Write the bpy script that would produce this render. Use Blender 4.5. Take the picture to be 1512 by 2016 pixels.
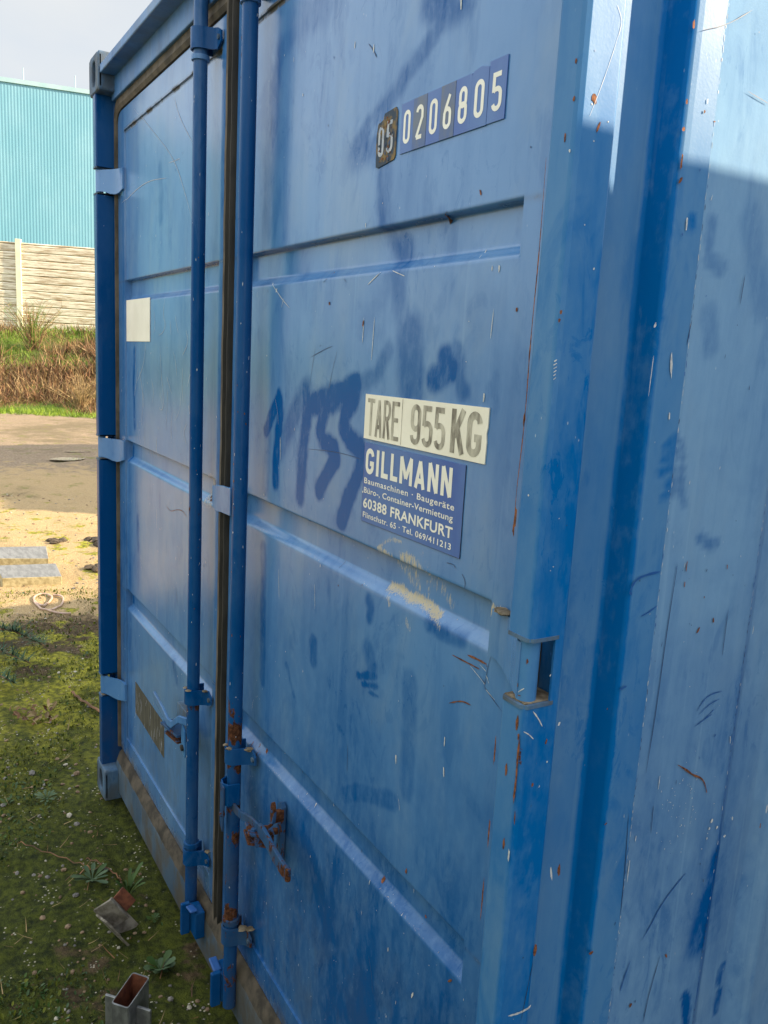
import bpy, bmesh, math, random
import numpy as np
from mathutils import Vector, Matrix, noise as mnoise
random.seed(7); rng = np.random.default_rng(11)
for o in list(bpy.data.objects): bpy.data.objects.remove(o)
SC = bpy.context.scene
COL = SC.collection

# ------------------------------------------------------------------ camera
CAMROT = [[0.512909, -0.184067, 0.838477], [0.856793, 0.049241, -0.513304], [0.053195, 0.981679, 0.182964]]
cam_d = bpy.data.cameras.new('camera'); cam = bpy.data.objects.new('camera', cam_d); COL.objects.link(cam)
cam_d.sensor_fit = 'VERTICAL'; cam_d.sensor_height = 36.0; cam_d.lens = 1620.0/2016*36.0
cam_d.clip_start = 0.02; cam_d.clip_end = 3000
cam.matrix_world = Matrix.Translation((0, -0.66, 1.60)) @ Matrix(CAMROT).to_4x4()
SC.camera = cam
SC.render.resolution_x = 768; SC.render.resolution_y = 1024

# ------------------------------------------------------------------ world and sun
SUN_DIR = Vector((1.0, 1.8, 1.0))            # direction towards the sun
SUN_EL = math.atan2(SUN_DIR.z, math.hypot(SUN_DIR.x, SUN_DIR.y))
SUN_AZ = math.atan2(SUN_DIR.x, SUN_DIR.y)
SKY_STRENGTH = 0.08; CLOUD = 4.2
w = bpy.data.worlds.new('World'); SC.world = w; w.use_nodes = True
nt = w.node_tree; nt.nodes.clear()
out = nt.nodes.new('ShaderNodeOutputWorld'); bg = nt.nodes.new('ShaderNodeBackground')
sky = nt.nodes.new('ShaderNodeTexSky'); sky.sky_type = 'NISHITA'; sky.sun_disc = False
sky.sun_elevation = SUN_EL; sky.sun_rotation = SUN_AZ; sky.air_density = 1.0; sky.dust_density = 2.5
tc = nt.nodes.new('ShaderNodeTexCoord'); mp = nt.nodes.new('ShaderNodeMapping'); mp.inputs['Scale'].default_value = (1.0, 1.0, 3.2)
nz = nt.nodes.new('ShaderNodeTexNoise'); nz.inputs['Scale'].default_value = 1.7; nz.inputs['Detail'].default_value = 7; nz.inputs['Roughness'].default_value = 0.55
rp = nt.nodes.new('ShaderNodeValToRGB'); rp.color_ramp.elements[0].position = 0.36; rp.color_ramp.elements[1].position = 0.62
rp.color_ramp.elements[0].color = (0.72, 0.72, 0.72, 1)
mx = nt.nodes.new('ShaderNodeMix'); mx.data_type = 'RGBA'; mx.inputs['B'].default_value = (CLOUD*0.90, CLOUD*0.92, CLOUD*1.05, 1)
nt.links.new(tc.outputs['Generated'], mp.inputs['Vector']); nt.links.new(mp.outputs['Vector'], nz.inputs['Vector'])
nt.links.new(nz.outputs['Fac'], rp.inputs['Fac']); nt.links.new(rp.outputs['Color'], mx.inputs['Factor'])
# clouds stay dimmer over the hall; unseen sky is brightened to light the container
dotn = nt.nodes.new('ShaderNodeVectorMath'); dotn.operation = 'DOT_PRODUCT'; dotn.inputs[1].default_value = (-0.944, 0.117, 0.30)
nrm = nt.nodes.new('ShaderNodeVectorMath'); nrm.operation = 'NORMALIZE'; nt.links.new(tc.outputs['Generated'], nrm.inputs[0]); nt.links.new(nrm.outputs[0], dotn.inputs[0])
mr = nt.nodes.new('ShaderNodeMapRange'); mr.inputs[1].default_value = .985; mr.inputs[2].default_value = .88; mr.inputs[3].default_value = .80; mr.inputs[4].default_value = 1.75
nt.links.new(dotn.outputs['Value'], mr.inputs[0])
vm = nt.nodes.new('ShaderNodeVectorMath'); vm.operation = 'SCALE'; vm.inputs[0].default_value = (CLOUD*0.97, CLOUD*1.0, CLOUD*1.02)
nt.links.new(mr.outputs[0], vm.inputs['Scale']); nt.links.new(vm.outputs[0], mx.inputs['B'])
nt.links.new(sky.outputs['Color'], mx.inputs['A']); nt.links.new(mx.outputs['Result'], bg.inputs['Color'])
bg.inputs['Strength'].default_value = SKY_STRENGTH
nt.links.new(bg.outputs['Background'], out.inputs['Surface'])
sd = bpy.data.lights.new('sun', 'SUN'); sd.energy = 4.0; sd.angle = math.radians(0.5); sd.color = (1.0, 0.83, 0.58)
sun = bpy.data.objects.new('sun', sd); COL.objects.link(sun); sun.location = (10, 9, 10)
sun.rotation_euler = SUN_DIR.to_track_quat('Z', 'Y').to_euler()
SC.view_settings.view_transform = 'Standard'; SC.view_settings.look = 'None'
SC.view_settings.exposure = 1.68; SC.view_settings.gamma = 1.0
SC.render.engine = 'CYCLES'

D = {'DOOR_CHIPS': [(-0.8917, 1.8152, 0.004, 0.01, -0.5, 'r'), (-0.973, 1.7927, 0.005, 0.024, 0.9, 'r'), (-1.1577, 1.2382, 0.002, 0.003, 0, 'r'),
                (-1.3004, 1.6882, 0.006, 0.008, -0.8, 'r'), (-1.3089, 1.7401, 0.005, 0.006, 0, 'r'), (-1.0433, 0.7431, 0.01, 0.012, 0, 'r'),
                (-0.9204, 0.7547, 0.005, 0.007, 0, 'r'), (-1.2243, 1.2063, 0.003, 0.004, 0, 'r'), (-1.1795, 1.654, 0.005, 0.012, 0.2, 'r'),
                (-0.796, 1.667, 0.004, 0.006, 0, 'r'), (-1.5435, 0.7429, 0.015, 0.012, 0.8, 'r'), (-1.5784, 0.7425, 0.01, 0.006, 0.8, 'r'),
                (-0.9591, 0.8142, 0.005, 0.012, 0.2, 'r'), (-0.8295, 0.7165, 0.004, 0.018, 0.7, 'r'), (-1.1412, 1.2295, 0.002, 0.003, 0, 'r'),
                (-1.5285, 1.7186, 0.005, 0.012, 0.6, 'w'), (-1.4976, 1.6947, 0.0015, 0.02, 0.5, 'w'), (-1.1865, 2.0616, 0.004, 0.014, 0, 'w'),
                (-0.8901, 1.7404, 0.003, 0.012, 0, 'w'), (-0.9623, 2.0587, 0.005, 0.022, -0.15, 'w'), (-1.0086, 0.9804, 0.004, 0.018, -0.1, 'w'),
                (-0.8814, 1.0205, 0.003, 0.02, -0.15, 'w'), (-0.884, 1.0649, 0.003, 0.016, 0, 'w'), (-1.302, 0.7418, 0.004, 0.012, -0.1, 'w'),
                (-1.2336, 0.778, 0.002, 0.006, -0.5, 'w'), (-0.9763, 1.3346, 0.003, 0.01, 0, 'w'), (-0.8528, 1.5572, 0.004, 0.012, 0, 'w'),
                (-0.8472, 1.6487, 0.0015, 0.04, 0.05, 'w'), (-1.1784, 1.6429, 0.002, 0.05, 0.05, 'w'), (-1.1458, 1.6272, 0.002, 0.07, 0.05, 'w'),
                (-0.9973, 0.6486, 0.003, 0.012, 0, 'w'), (-0.9204, 0.6225, 0.005, 0.018, 0.3, 'w'), (-0.8823, 0.7028, 0.002, 0.002, 0, 'w'),
                (-1.4358, 2.0523, 0.003, 0.006, 0, 'w'), (-1.2478, 2.083, 0.003, 0.012, 0, 'w'), (-1.0416, 1.9808, 0.003, 0.008, -0.3, 'w'),
                (-1.0317, 1.9719, 0.002, 0.008, -0.2, 'w'), (-0.9376, 1.8979, 0.002, 0.006, 0, 'w'), (-0.8559, 1.7193, 0.002, 0.01, 0, 'w'),
                (-0.8415, 1.7178, 0.004, 0.01, 0, 'w'), (-1.5678, 1.5934, 0.003, 0.004, 0, 'w'), (-1.5645, 1.31, 0.003, 0.005, 0, 'w')],
 'DOOR_SCR': [([(-1.557, 1.7353), (-1.5285, 1.7186), (-1.4981, 1.7004), (-1.464, 1.6844)], 0.0016, 'w'),
              ([(-1.2032, 2.0732), (-1.1862, 2.0594), (-1.1758, 2.0467)], 0.0018, 'd'), ([(-1.2521, 1.7271), (-1.2425, 1.7201)], 0.001, 'd'),
              ([(-1.3269, 1.7241), (-1.3138, 1.7303)], 0.001, 'd'), ([(-1.1706, 1.7135), (-1.1328, 1.7306)], 0.0015, 'w'),
              ([(-1.0997, 1.7309), (-1.0627, 1.7208)], 0.0015, 'w'), ([(-1.3666, 1.5955), (-1.311, 1.6109), (-1.2825, 1.6166)], 0.001, 'd'),
              ([(-1.2649, 1.6092), (-1.2807, 1.5745), (-1.2911, 1.5409)], 0.0008, 'd'), ([(-1.3476, 1.6165), (-1.3686, 1.5437)], 0.0008, 'd'),
              ([(-1.343, 1.4888), (-1.256, 1.5111), (-1.185, 1.52), (-1.1223, 1.5209)], 0.0009, 'd'),
              ([(-1.3656, 1.429), (-1.2683, 1.4371), (-1.1945, 1.4377), (-1.1683, 1.436)], 0.0009, 'd'), ([(-1.479, 1.1729), (-1.4719, 1.1111)], 0.0012, 'w'),
              ([(-1.4908, 1.438), (-1.4876, 1.3931)], 0.002, 'w'), ([(-1.3172, 1.1843), (-1.3111, 1.1372)], 0.001, 'w'),
              ([(-0.8807, 1.1977), (-0.8579, 1.1983), (-0.8348, 1.1992), (-0.8179, 1.1995)], 0.0022, 'r'),
              ([(-0.8464, 1.2096), (-0.8249, 1.2114), (-0.7974, 1.2112)], 0.003, 'r'),
              ([(-0.8379, 1.1966), (-0.8165, 1.1886), (-0.799, 1.1802), (-0.7767, 1.1728)], 0.001, 'w'),
              ([(-0.8187, 1.2064), (-0.7981, 1.1997), (-0.7916, 1.1901)], 0.0012, 'w'), ([(-0.8798, 1.1262), (-0.8512, 1.1415), (-0.8303, 1.1432)], 0.002, 'r'),
              ([(-1.0587, 2.0762), (-1.0546, 2.0167), (-1.0475, 1.9756)], 0.0012, 'd'), ([(-0.909, 1.3241), (-0.8908, 1.3256), (-0.8879, 1.3205)], 0.0012, 'd'),
              ([(-0.872, 1.3173), (-0.8629, 1.309), (-0.8639, 1.298)], 0.0012, 'd'), ([(-0.8169, 1.1913), (-0.7864, 1.1745), (-0.7598, 1.1628)], 0.001, 'd'),
              ([(-2.2783, 1.7315), (-2.2969, 1.685), (-2.2677, 1.6576), (-2.2963, 1.6374), (-2.3357, 1.6304)], 0.0016, 'p'),
              ([(-2.1853, 1.6831), (-2.1714, 1.657), (-2.1577, 1.6376)], 0.0016, 'p'),
              ([(-2.3254, 1.6028), (-2.3096, 1.5198), (-2.284, 1.4513), (-2.2936, 1.4295), (-2.3235, 1.4229), (-2.3338, 1.4407)], 0.0016, 'p'),
              ([(-2.4671, 1.6154), (-2.4951, 1.5412), (-2.565, 1.493)], 0.0016, 'p'), ([(-2.2608, 1.5219), (-2.2129, 1.4768)], 0.0016, 'p'),
              ([(-2.3873, 1.7004), (-2.3715, 1.6583), (-2.3869, 1.6373)], 0.0016, 'p'), ([(-2.2304, 1.6707), (-2.2205, 1.6309)], 0.0016, 'p'),
              ([(-2.5412, 1.5245), (-2.4897, 1.4368), (-2.4954, 1.4137)], 0.0016, 'p'),
              ([(-2.5762, 2.2689), (-2.3901, 2.1715), (-2.2024, 2.075), (-2.1074, 1.9761), (-2.0535, 1.9102)], 0.0016, 'p'),
              ([(-2.2054, 2.2204), (-2.1618, 2.1636), (-2.0553, 2.0849)], 0.0016, 'p'),
              ([(-2.2466, 2.0699), (-2.1806, 2.0653), (-2.151, 2.0664), (-2.1591, 2.0533)], 0.0016, 'p'),
              ([(-2.7303, 2.0296), (-2.5955, 2.0486), (-2.4407, 2.0545), (-2.2688, 2.0358)], 0.0016, 'p'), ([(-2.1602, 0.9522), (-2.145, 0.8983)], 0.0014, 'd'),
              ([(-2.3518, 1.138), (-2.3513, 1.0776)], 0.001, 'w'), ([(-2.3584, 1.3006), (-2.3587, 1.3446)], 0.002, 'w'),
              ([(-2.5262, 0.9605), (-2.5204, 0.9046)], 0.0012, 'w'), ([(-2.3444, 0.9025), (-2.3435, 0.8009)], 0.001, 'w'),
              ([(-2.2552, 1.1629), (-2.2162, 1.1513), (-2.1604, 1.1688), (-2.1067, 1.176), (-2.0716, 1.1649)], 0.0018, 'r')],
 'G': {'slabA': [(-6.327, -0.232), (-6.141, 0.296), (-6.536, 0.341), (-6.65, -0.174)],
       'slabB': [(-5.709, -0.06), (-5.628, 0.296), (-5.986, 0.318), (-6.056, -0.059)],
       'wire': [(-5.357, 0.079), (-5.263, 0.083), (-5.176, 0.108), (-5.27, 0.155), (-5.338, 0.19), (-5.412, 0.184), (-5.455, 0.136), (-5.399, 0.091),
                (-5.313, 0.073), (-5.198, 0.079), (-5.105, 0.094), (-5.127, 0.092), (-5.063, 0.119), (-5.098, 0.168), (-5.189, 0.219), (-5.292, 0.249),
                (-5.355, 0.241), (-5.393, 0.202)],
       'wire2': [(-5.063, 0.119), (-5.003, 0.137), (-4.972, 0.189), (-4.956, 0.229)]},
 'POST_CHIPS': [(-0.6614, 1.2011, 0.006, 0.022, 0, 'r'), (-0.657, 1.1876, 0.004, 0.012, 0, 'r'), (-0.6548, 1.1638, 0.004, 0.05, 0, 'r'),
                (-0.6544, 1.139, 0.004, 0.05, 0, 'r'), (-0.6555, 1.1195, 0.003, 0.03, 0, 'r'), (-0.6508, 1.0901, 0.003, 0.02, 0, 'r'),
                (-0.6726, 1.1396, 0.005, 0.018, 0, 'r'), (-0.6659, 1.0493, 0.005, 0.016, 0, 'r'), (-0.6553, 1.0391, 0.003, 0.02, 0, 'w'),
                (-0.6952, 1.1546, 0.003, 0.05, 0, 'r'), (-0.6935, 1.0469, 0.003, 0.05, 0, 'r'), (-0.6954, 0.9571, 0.003, 0.06, 0, 'r'),
                (-0.6604, 1.8963, 0.003, 0.006, 0, 'r'), (-0.6592, 1.8612, 0.004, 0.006, 0, 'r'), (-0.6668, 1.8274, 0.003, 0.01, 0, 'r'),
                (-0.6584, 1.813, 0.003, 0.004, 0, 'w'), (-0.6923, 1.5435, 0.004, 0.02, 0, 'r'), (-0.6926, 1.617, 0.003, 0.03, 0, 'r'),
                (-0.6936, 1.4331, 0.005, 0.03, 0, 'r'), (-0.6948, 1.4212, 0.004, 0.02, 0, 'r'), (-0.6499, 1.6566, 0.004, 0.005, 0, 'r'),
                (-0.6511, 1.6485, 0.004, 0.005, 0, 'r'), (-0.6751, 1.4621, 0.003, 0.003, 0, 'w')],
 'POST_RUSTLINE': [(-0.6926, 1.8125), (-0.6916, 1.7574), (-0.6912, 1.7064), (-0.6925, 1.6542), (-0.6927, 1.6116), (-0.6915, 1.5573), (-0.6926, 1.5129),
                   (-0.6954, 1.4673), (-0.6948, 1.4212)],
 'POST_STROKES': [],
 'PSIDE_CHIPS': [(-0.0429, 1.8636, 0.008, 0.01, 0, 'r'), (-0.0339, 1.8392, 0.003, 0.012, 0.4, 'r'), (-0.0456, 1.8583, 0.002, 0.002, 0, 'w'),
                 (0.0164, 0.9995, 0.006, 0.02, 0, 'r'), (0.0042, 0.9977, 0.003, 0.02, -0.2, 'w'), (-0.0103, 0.8985, 0.006, 0.02, 0, 'r'),
                 (-0.025, 1.1758, 0.003, 0.008, 0.3, 'r'), (-0.04, 1.1253, 0.003, 0.006, 0, 'r'), (-0.0076, 1.1944, 0.003, 0.006, 0.5, 'w')],
 'PSIDE_SCR': [([(-0.0243, 1.9532), (-0.0155, 1.9415), (-0.0183, 1.927)], 0.0006, 'p'),
               ([(-0.0176, 1.9318), (-0.0246, 1.907), (-0.0371, 1.8717), (-0.0475, 1.8462)], 0.0005, 'p'),
               ([(-0.0614, 1.1957), (-0.0534, 1.191), (-0.045, 1.1831)], 0.0012, 'w'), ([(-0.0654, 1.6063), (-0.0614, 1.6085)], 0.0012, 'w'),
               ([(-0.0656, 1.6026), (-0.061, 1.6049)], 0.0012, 'w'), ([(-0.0652, 1.599), (-0.0605, 1.6013)], 0.0012, 'w'),
               ([(-0.0647, 1.5954), (-0.0608, 1.5976)], 0.0012, 'w'), ([(-0.0643, 1.5918), (-0.0611, 1.594)], 0.0012, 'w'),
               ([(-0.0639, 1.5881), (-0.0606, 1.5903)], 0.0012, 'w'), ([(-0.0497, 1.2179), (-0.0401, 1.2069), (-0.0335, 1.1963)], 0.0016, 'w'),
               ([(-0.0112, 0.8847), (-0.0182, 0.8376), (-0.0226, 0.8034)], 0.001, 'd'),
               ([(-0.0445, 0.8197), (-0.0281, 0.8165), (-0.0118, 0.817), (-0.0081, 0.8205)], 0.003, 'w')],
 'SCUFFS': [([(-1.0974, 1.3025), (-1.0777, 1.316), (-1.0545, 1.3262), (-1.0309, 1.3271)], 0.0025, 0.9),
            ([(-1.0937, 1.3025), (-1.072, 1.2997), (-1.0556, 1.2959)], 0.004, 1),
            ([(-1.0251, 1.3038), (-1.0058, 1.306), (-0.9867, 1.3021), (-0.9749, 1.2973)], 0.006, 1), ([(-0.9749, 1.2973), (-0.9476, 1.2935)], 0.003, 0.8),
            ([(-1.0542, 1.2833), (-1.0297, 1.2787), (-1.0128, 1.2655)], 0.005, 0.6), ([(-1.025, 1.2895), (-1.0034, 1.2775), (-0.9976, 1.2632)], 0.005, 0.7),
            ([(-1.0704, 1.2453), (-1.0384, 1.2476), (-1.0104, 1.2437), (-0.9825, 1.2462), (-0.955, 1.2439), (-0.9315, 1.2379)], 0.0055, 1.25),
            ([(-1.0651, 1.2391), (-1.0505, 1.2183)], 0.003, 0.6), ([(-0.973, 1.2768), (-0.9707, 1.2596)], 0.003, 0.7),
            ([(-0.962, 1.279), (-0.9328, 1.2777), (-0.9119, 1.2626)], 0.006, 0.55), ([(-0.9321, 1.2377), (-0.9192, 1.2264)], 0.004, 0.6),
            ([(-1.0034, 1.2104), (-0.9921, 1.1994)], 0.003, 0.8), ([(-1.0116, 1.3524), (-0.974, 1.3259), (-0.9443, 1.2989)], 0.004, 0.35),
            ([(-0.7984, 1.2886), (-0.7776, 1.288)], 0.006, 1.1)],
 'SIDE_CHIPS': [(0.0953, 1.966, 0.004, 0.01, 0, 'r'), (0.0976, 1.89, 0.004, 0.006, 0, 'r'), (0.0978, 1.8618, 0.005, 0.006, 0.5, 'r'),
                (0.1002, 1.8293, 0.004, 0.02, 0, 'r'), (0.102, 1.8101, 0.004, 0.01, 0.5, 'r'), (0.1277, 1.8854, 0.003, 0.004, 0, 'r'),
                (0.1463, 1.8783, 0.004, 0.002, 0, 'r'), (0.2593, 1.2858, 0.003, 0.01, -0.2, 'r'), (0.2309, 1.2755, 0.004, 0.012, 0.5, 'r'),
                (0.0971, 1.0346, 0.003, 0.003, 0, 'r'), (0.0988, 1.0356, 0.003, 0.003, 0, 'r'), (0.0974, 0.8498, 0.01, 0.006, 0, 'r'),
                (0.1891, 0.7336, 0.006, 0.008, 0, 'r'), (0.2731, 1.357, 0.002, 0.008, -0.3, 'r'), (0.2346, 1.3197, 0.002, 0.003, 0, 'r'),
                (0.4335, 0.9422, 0.003, 0.012, 0, 'r'), (0.0779, 1.1943, 0.002, 0.003, 0, 'r'), (0.2525, 0.7888, 0.004, 0.01, -0.5, 'r'),
                (0.1283, 1.551, 0.003, 0.01, -0.2, 'w'), (0.1217, 1.6096, 0.004, 0.03, -0.15, 'w'), (0.0872, 1.6533, 0.004, 0.008, 0.3, 'w'),
                (0.1198, 1.7668, 0.003, 0.02, 0, 'w'), (0.3479, 1.2604, 0.002, 0.015, 0, 'w'), (0.4436, 0.9688, 0.005, 0.02, 0, 'w'),
                (0.3616, 0.9736, 0.004, 0.008, -0.3, 'w'), (0.3149, 0.982, 0.005, 0.008, 0.3, 'w'), (0.3115, 0.971, 0.004, 0.005, 0, 'w'),
                (0.3287, 0.968, 0.005, 0.006, 0, 'w'), (0.3494, 0.9487, 0.006, 0.005, 0, 'w'), (0.3089, 0.9559, 0.003, 0.004, 0, 'w'),
                (0.3004, 0.9424, 0.002, 0.002, 0, 'w'), (0.1513, 0.9554, 0.002, 0.04, 0, 'w'), (0.1581, 0.9978, 0.002, 0.01, 0, 'w'),
                (0.191, 1.0699, 0.002, 0.02, 0, 'w'), (0.3309, 1.1025, 0.002, 0.014, -0.2, 'w'), (0.1923, 1.3639, 0.002, 0.02, 0, 'r'),
                (0.1926, 1.3408, 0.002, 0.01, 0, 'r')],
 'SIDE_SCR': [([(0.2247, 1.0877), (0.2441, 1.076), (0.2585, 1.0652), (0.2768, 1.0572), (0.2872, 1.0471), (0.2948, 1.03)], 0.003, 'r'),
              ([(0.0943, 1.3409), (0.1024, 1.3559), (0.1237, 1.3603), (0.1442, 1.3616)], 0.003, 'b'), ([(0.0983, 1.3373), (0.0943, 1.3409)], 0.003, 'b'),
              ([(0.1188, 1.3074), (0.1317, 1.3111), (0.146, 1.318)], 0.0022, 'b'), ([(0.0956, 1.2164), (0.1076, 1.219)], 0.003, 'b'),
              ([(0.1744, 1.3687), (0.1696, 1.2766), (0.1679, 1.1744), (0.1625, 1.0909)], 0.0012, 'd'),
              ([(0.1385, 1.0394), (0.1445, 0.95), (0.146, 0.8894)], 0.0012, 'd'),
              ([(0.2724, 0.9126), (0.2544, 0.9007), (0.2271, 0.878), (0.2109, 0.8519), (0.1957, 0.8335)], 0.0022, 'b'),
              ([(0.1854, 1.0383), (0.1873, 0.9972)], 0.0012, 'd'), ([(0.1776, 0.8085), (0.167, 0.7809), (0.1643, 0.7661)], 0.0018, 'b'),
              ([(0.2391, 0.7938), (0.2249, 0.7338), (0.2209, 0.6941)], 0.0012, 'd'),
              ([(0.2494, 1.1593), (0.2619, 1.1751), (0.2767, 1.1798), (0.2979, 1.1799)], 0.0018, 'b'),
              ([(0.2555, 1.1545), (0.2742, 1.1657), (0.2946, 1.1694)], 0.0015, 'b'), ([(0.2483, 1.1377), (0.2727, 1.1462), (0.2826, 1.1495)], 0.0015, 'b'),
              ([(0.263, 1.1421), (0.2866, 1.1561)], 0.0015, 'b'), ([(0.2974, 1.1168), (0.2937, 1.1138)], 0.002, 'b'),
              ([(0.1873, 2.002), (0.1483, 1.9774), (0.1089, 1.9632)], 0.001, 'd'), ([(0.1958, 1.9197), (0.2197, 1.9163), (0.2363, 1.914)], 0.001, 'd'),
              ([(0.2328, 1.7226), (0.2306, 1.6868)], 0.001, 'd'), ([(0.1473, 1.663), (0.1437, 1.6339)], 0.001, 'd'),
              ([(0.2873, 1.2965), (0.2875, 1.2324)], 0.001, 'd'), ([(0.0902, 1.6197), (0.0892, 1.5738)], 0.001, 'w')],
 'SIDE_STROKES': [([(0.1289, 1.7734), (0.1287, 1.7652)], 0.006, 0.004, 0.5), ([(0.1642, 1.7724), (0.164, 1.75)], 0.008, 0.005, 0.4),
                  ([(0.1654, 1.7332), (0.1894, 1.7271)], 0.01, 0.004, 0.35), ([(0.097, 1.6596), (0.0963, 1.6483)], 0.005, 0.003, 0.55),
                  ([(0.1288, 1.5151), (0.1406, 1.5259), (0.16, 1.5179)], 0.005, 0.004, 0.45),
                  ([(0.1279, 1.4999), (0.1435, 1.5088), (0.1628, 1.5025)], 0.005, 0.004, 0.45),
                  ([(0.1269, 1.4848), (0.1465, 1.4917), (0.1656, 1.4869)], 0.005, 0.004, 0.45),
                  ([(0.1369, 1.4691), (0.1495, 1.4743), (0.1684, 1.4712)], 0.005, 0.004, 0.45),
                  ([(0.1339, 1.4569), (0.1515, 1.4631), (0.1706, 1.4586)], 0.005, 0.004, 0.45),
                  ([(0.1448, 1.5271), (0.1401, 1.5028), (0.1602, 1.4653), (0.1776, 1.4457)], 0.006, 0.005, 0.4),
                  ([(0.1774, 1.671), (0.1886, 1.6363)], 0.012, 0.01, 0.3), ([(0.2149, 1.3984), (0.2317, 1.3873), (0.2462, 1.3896)], 0.006, 0.005, 0.5),
                  ([(0.3431, 0.9058), (0.3388, 0.8578), (0.3238, 0.7879)], 0.02, 0.02, 0.45), ([(0.3119, 0.6989), (0.3238, 0.6453)], 0.008, 0.004, 0.7),
                  ([(0.429, 0.6428), (0.4263, 0.6073)], 0.006, 0.003, 0.6), ([(0.4257, 0.6893), (0.425, 0.6625)], 0.006, 0.003, 0.5),
                  ([(0.3454, 0.7029), (0.3442, 0.6596)], 0.003, 0.003, 0.5), ([(0.2336, 1.7868), (0.2542, 1.7365), (0.2744, 1.6902)], 0.015, 0.015, 0.3),
                  ([(-0.0702, 1.7626), (-0.0695, 1.7622)], 0.01, 0.01, 0)],
 'STROKES': [([(-1.5612, 1.4428), (-1.5422, 1.4708), (-1.5054, 1.5154)], 0.013, 0.008, 1.1),
             ([(-1.5009, 1.5087), (-1.495, 1.4814), (-1.5032, 1.4367), (-1.5117, 1.3802), (-1.509, 1.3431)], 0.014, 0.01, 1.1),
             ([(-1.4626, 1.4499), (-1.4219, 1.4962), (-1.3829, 1.5349)], 0.02, 0.016, 0.69), ([(-1.4894, 1.4181), (-1.4489, 1.4571)], 0.02, 0.02, 0.525),
             ([(-1.3848, 1.5317), (-1.3754, 1.4962), (-1.385, 1.4428), (-1.3909, 1.3891), (-1.3942, 1.3378)], 0.017, 0.012, 1.035),
             ([(-1.3535, 1.5135), (-1.2902, 1.5305), (-1.2381, 1.5381), (-1.197, 1.5552)], 0.018, 0.012, 1.0925),
             ([(-1.3344, 1.5095), (-1.257, 1.5223), (-1.2037, 1.5345)], 0.015, 0.012, 0.92),
             ([(-1.2957, 1.5195), (-1.3091, 1.4913), (-1.3197, 1.4673), (-1.3056, 1.4516), (-1.2649, 1.442), (-1.2562, 1.4221), (-1.2848, 1.3968),
               (-1.3138, 1.3607)],
              0.016, 0.01, 1.0925),
             ([(-1.1971, 1.5556), (-1.1998, 1.5301), (-1.2283, 1.5039), (-1.2321, 1.4817), (-1.2104, 1.4649), (-1.1703, 1.4534), (-1.1601, 1.4312),
               (-1.1791, 1.4016), (-1.2015, 1.3704), (-1.2236, 1.3217)],
              0.016, 0.01, 1.1),
             ([(-1.4751, 2.171), (-1.5409, 2.1523), (-1.5675, 2.0944), (-1.5726, 2.0176)], 0.018, 0.02, 0.45),
             ([(-1.5726, 2.0176), (-1.5772, 1.9519), (-1.5743, 1.8384)], 0.02, 0.025, 0.375),
             ([(-1.3536, 2.1799), (-1.432, 2.1839), (-1.4844, 2.1786)], 0.03, 0.03, 0.375),
             ([(-0.9493, 2.0613), (-0.9885, 2.0601), (-1.0388, 2.0798)], 0.02, 0.02, 0.675),
             ([(-0.9589, 2.0559), (-1.0073, 2.0459), (-1.0475, 2.022), (-1.0902, 2.0017), (-1.1241, 1.977), (-1.1868, 1.9562), (-1.2265, 1.9317)], 0.012, 0.012,
              0.575),
             ([(-1.1672, 1.9167), (-1.2069, 1.9162), (-1.2297, 1.9125)], 0.018, 0.02, 0.525),
             ([(-1.1395, 1.8851), (-1.1325, 1.8309), (-1.124, 1.7925), (-1.088, 1.7579), (-1.0755, 1.6945), (-1.0543, 1.6427), (-1.0399, 1.6135)], 0.018, 0.016,
              0.525),
             ([(-1.0395, 1.6354), (-1.0344, 1.588), (-1.0266, 1.5552)], 0.03, 0.02, 0.675),
             ([(-0.9464, 1.605), (-0.9336, 1.5883), (-0.9693, 1.5763)], 0.018, 0.01, 0.8625), ([(-0.9214, 1.6158), (-0.9012, 1.5627)], 0.012, 0.01, 0.575),
             ([(-1.1808, 1.6508), (-1.1434, 1.6816), (-1.108, 1.7106)], 0.015, 0.02, 0.225), ([(-1.3121, 1.0728), (-1.3092, 1.0388)], 0.014, 0.01, 0.675),
             ([(-1.1173, 1.2117), (-1.1092, 1.1968), (-1.1111, 1.1833)], 0.01, 0.008, 0.69),
             ([(-1.0977, 1.6124), (-1.1323, 1.5725), (-1.1882, 1.5536)], 0.012, 0.012, 0.525), ([(-1.1122, 1.1261), (-1.0966, 1.1051)], 0.016, 0.01, 0.525),
             ([(-1.1415, 1.0709), (-1.0835, 1.0898)], 0.006, 0.005, 0.675), ([(-1.123, 1.0615), (-1.0771, 1.0755)], 0.005, 0.004, 0.675),
             ([(-1.1018, 1.0554), (-1.0722, 1.0599)], 0.003, 0.003, 0.675), ([(-1.561, 1.1963), (-1.5536, 1.0656), (-1.546, 0.9093)], 0.014, 0.008, 0.6325),
             ([(-1.5514, 1.4315), (-1.5602, 1.3256)], 0.015, 0.012, 0.375),
             ([(-1.3308, 0.6718), (-1.2775, 0.6372), (-1.2451, 0.5924), (-1.2085, 0.5413)], 0.028, 0.02, 0.8625),
             ([(-1.4017, 0.6434), (-1.3527, 0.6483)], 0.02, 0.02, 0.805), ([(-1.4411, 0.4671), (-1.3832, 0.3977), (-1.3547, 0.3583)], 0.012, 0.02, 0.525),
             ([(-0.9833, 1.1189), (-0.9769, 1.0331), (-0.9745, 0.9429)], 0.018, 0.012, 0.525),
             ([(-1.169, 0.8359), (-1.1216, 0.8659), (-1.0115, 0.9055)], 0.016, 0.012, 0.675),
             ([(-1.0967, 0.589), (-1.0895, 0.5528), (-1.0896, 0.5161)], 0.01, 0.006, 0.575),
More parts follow.
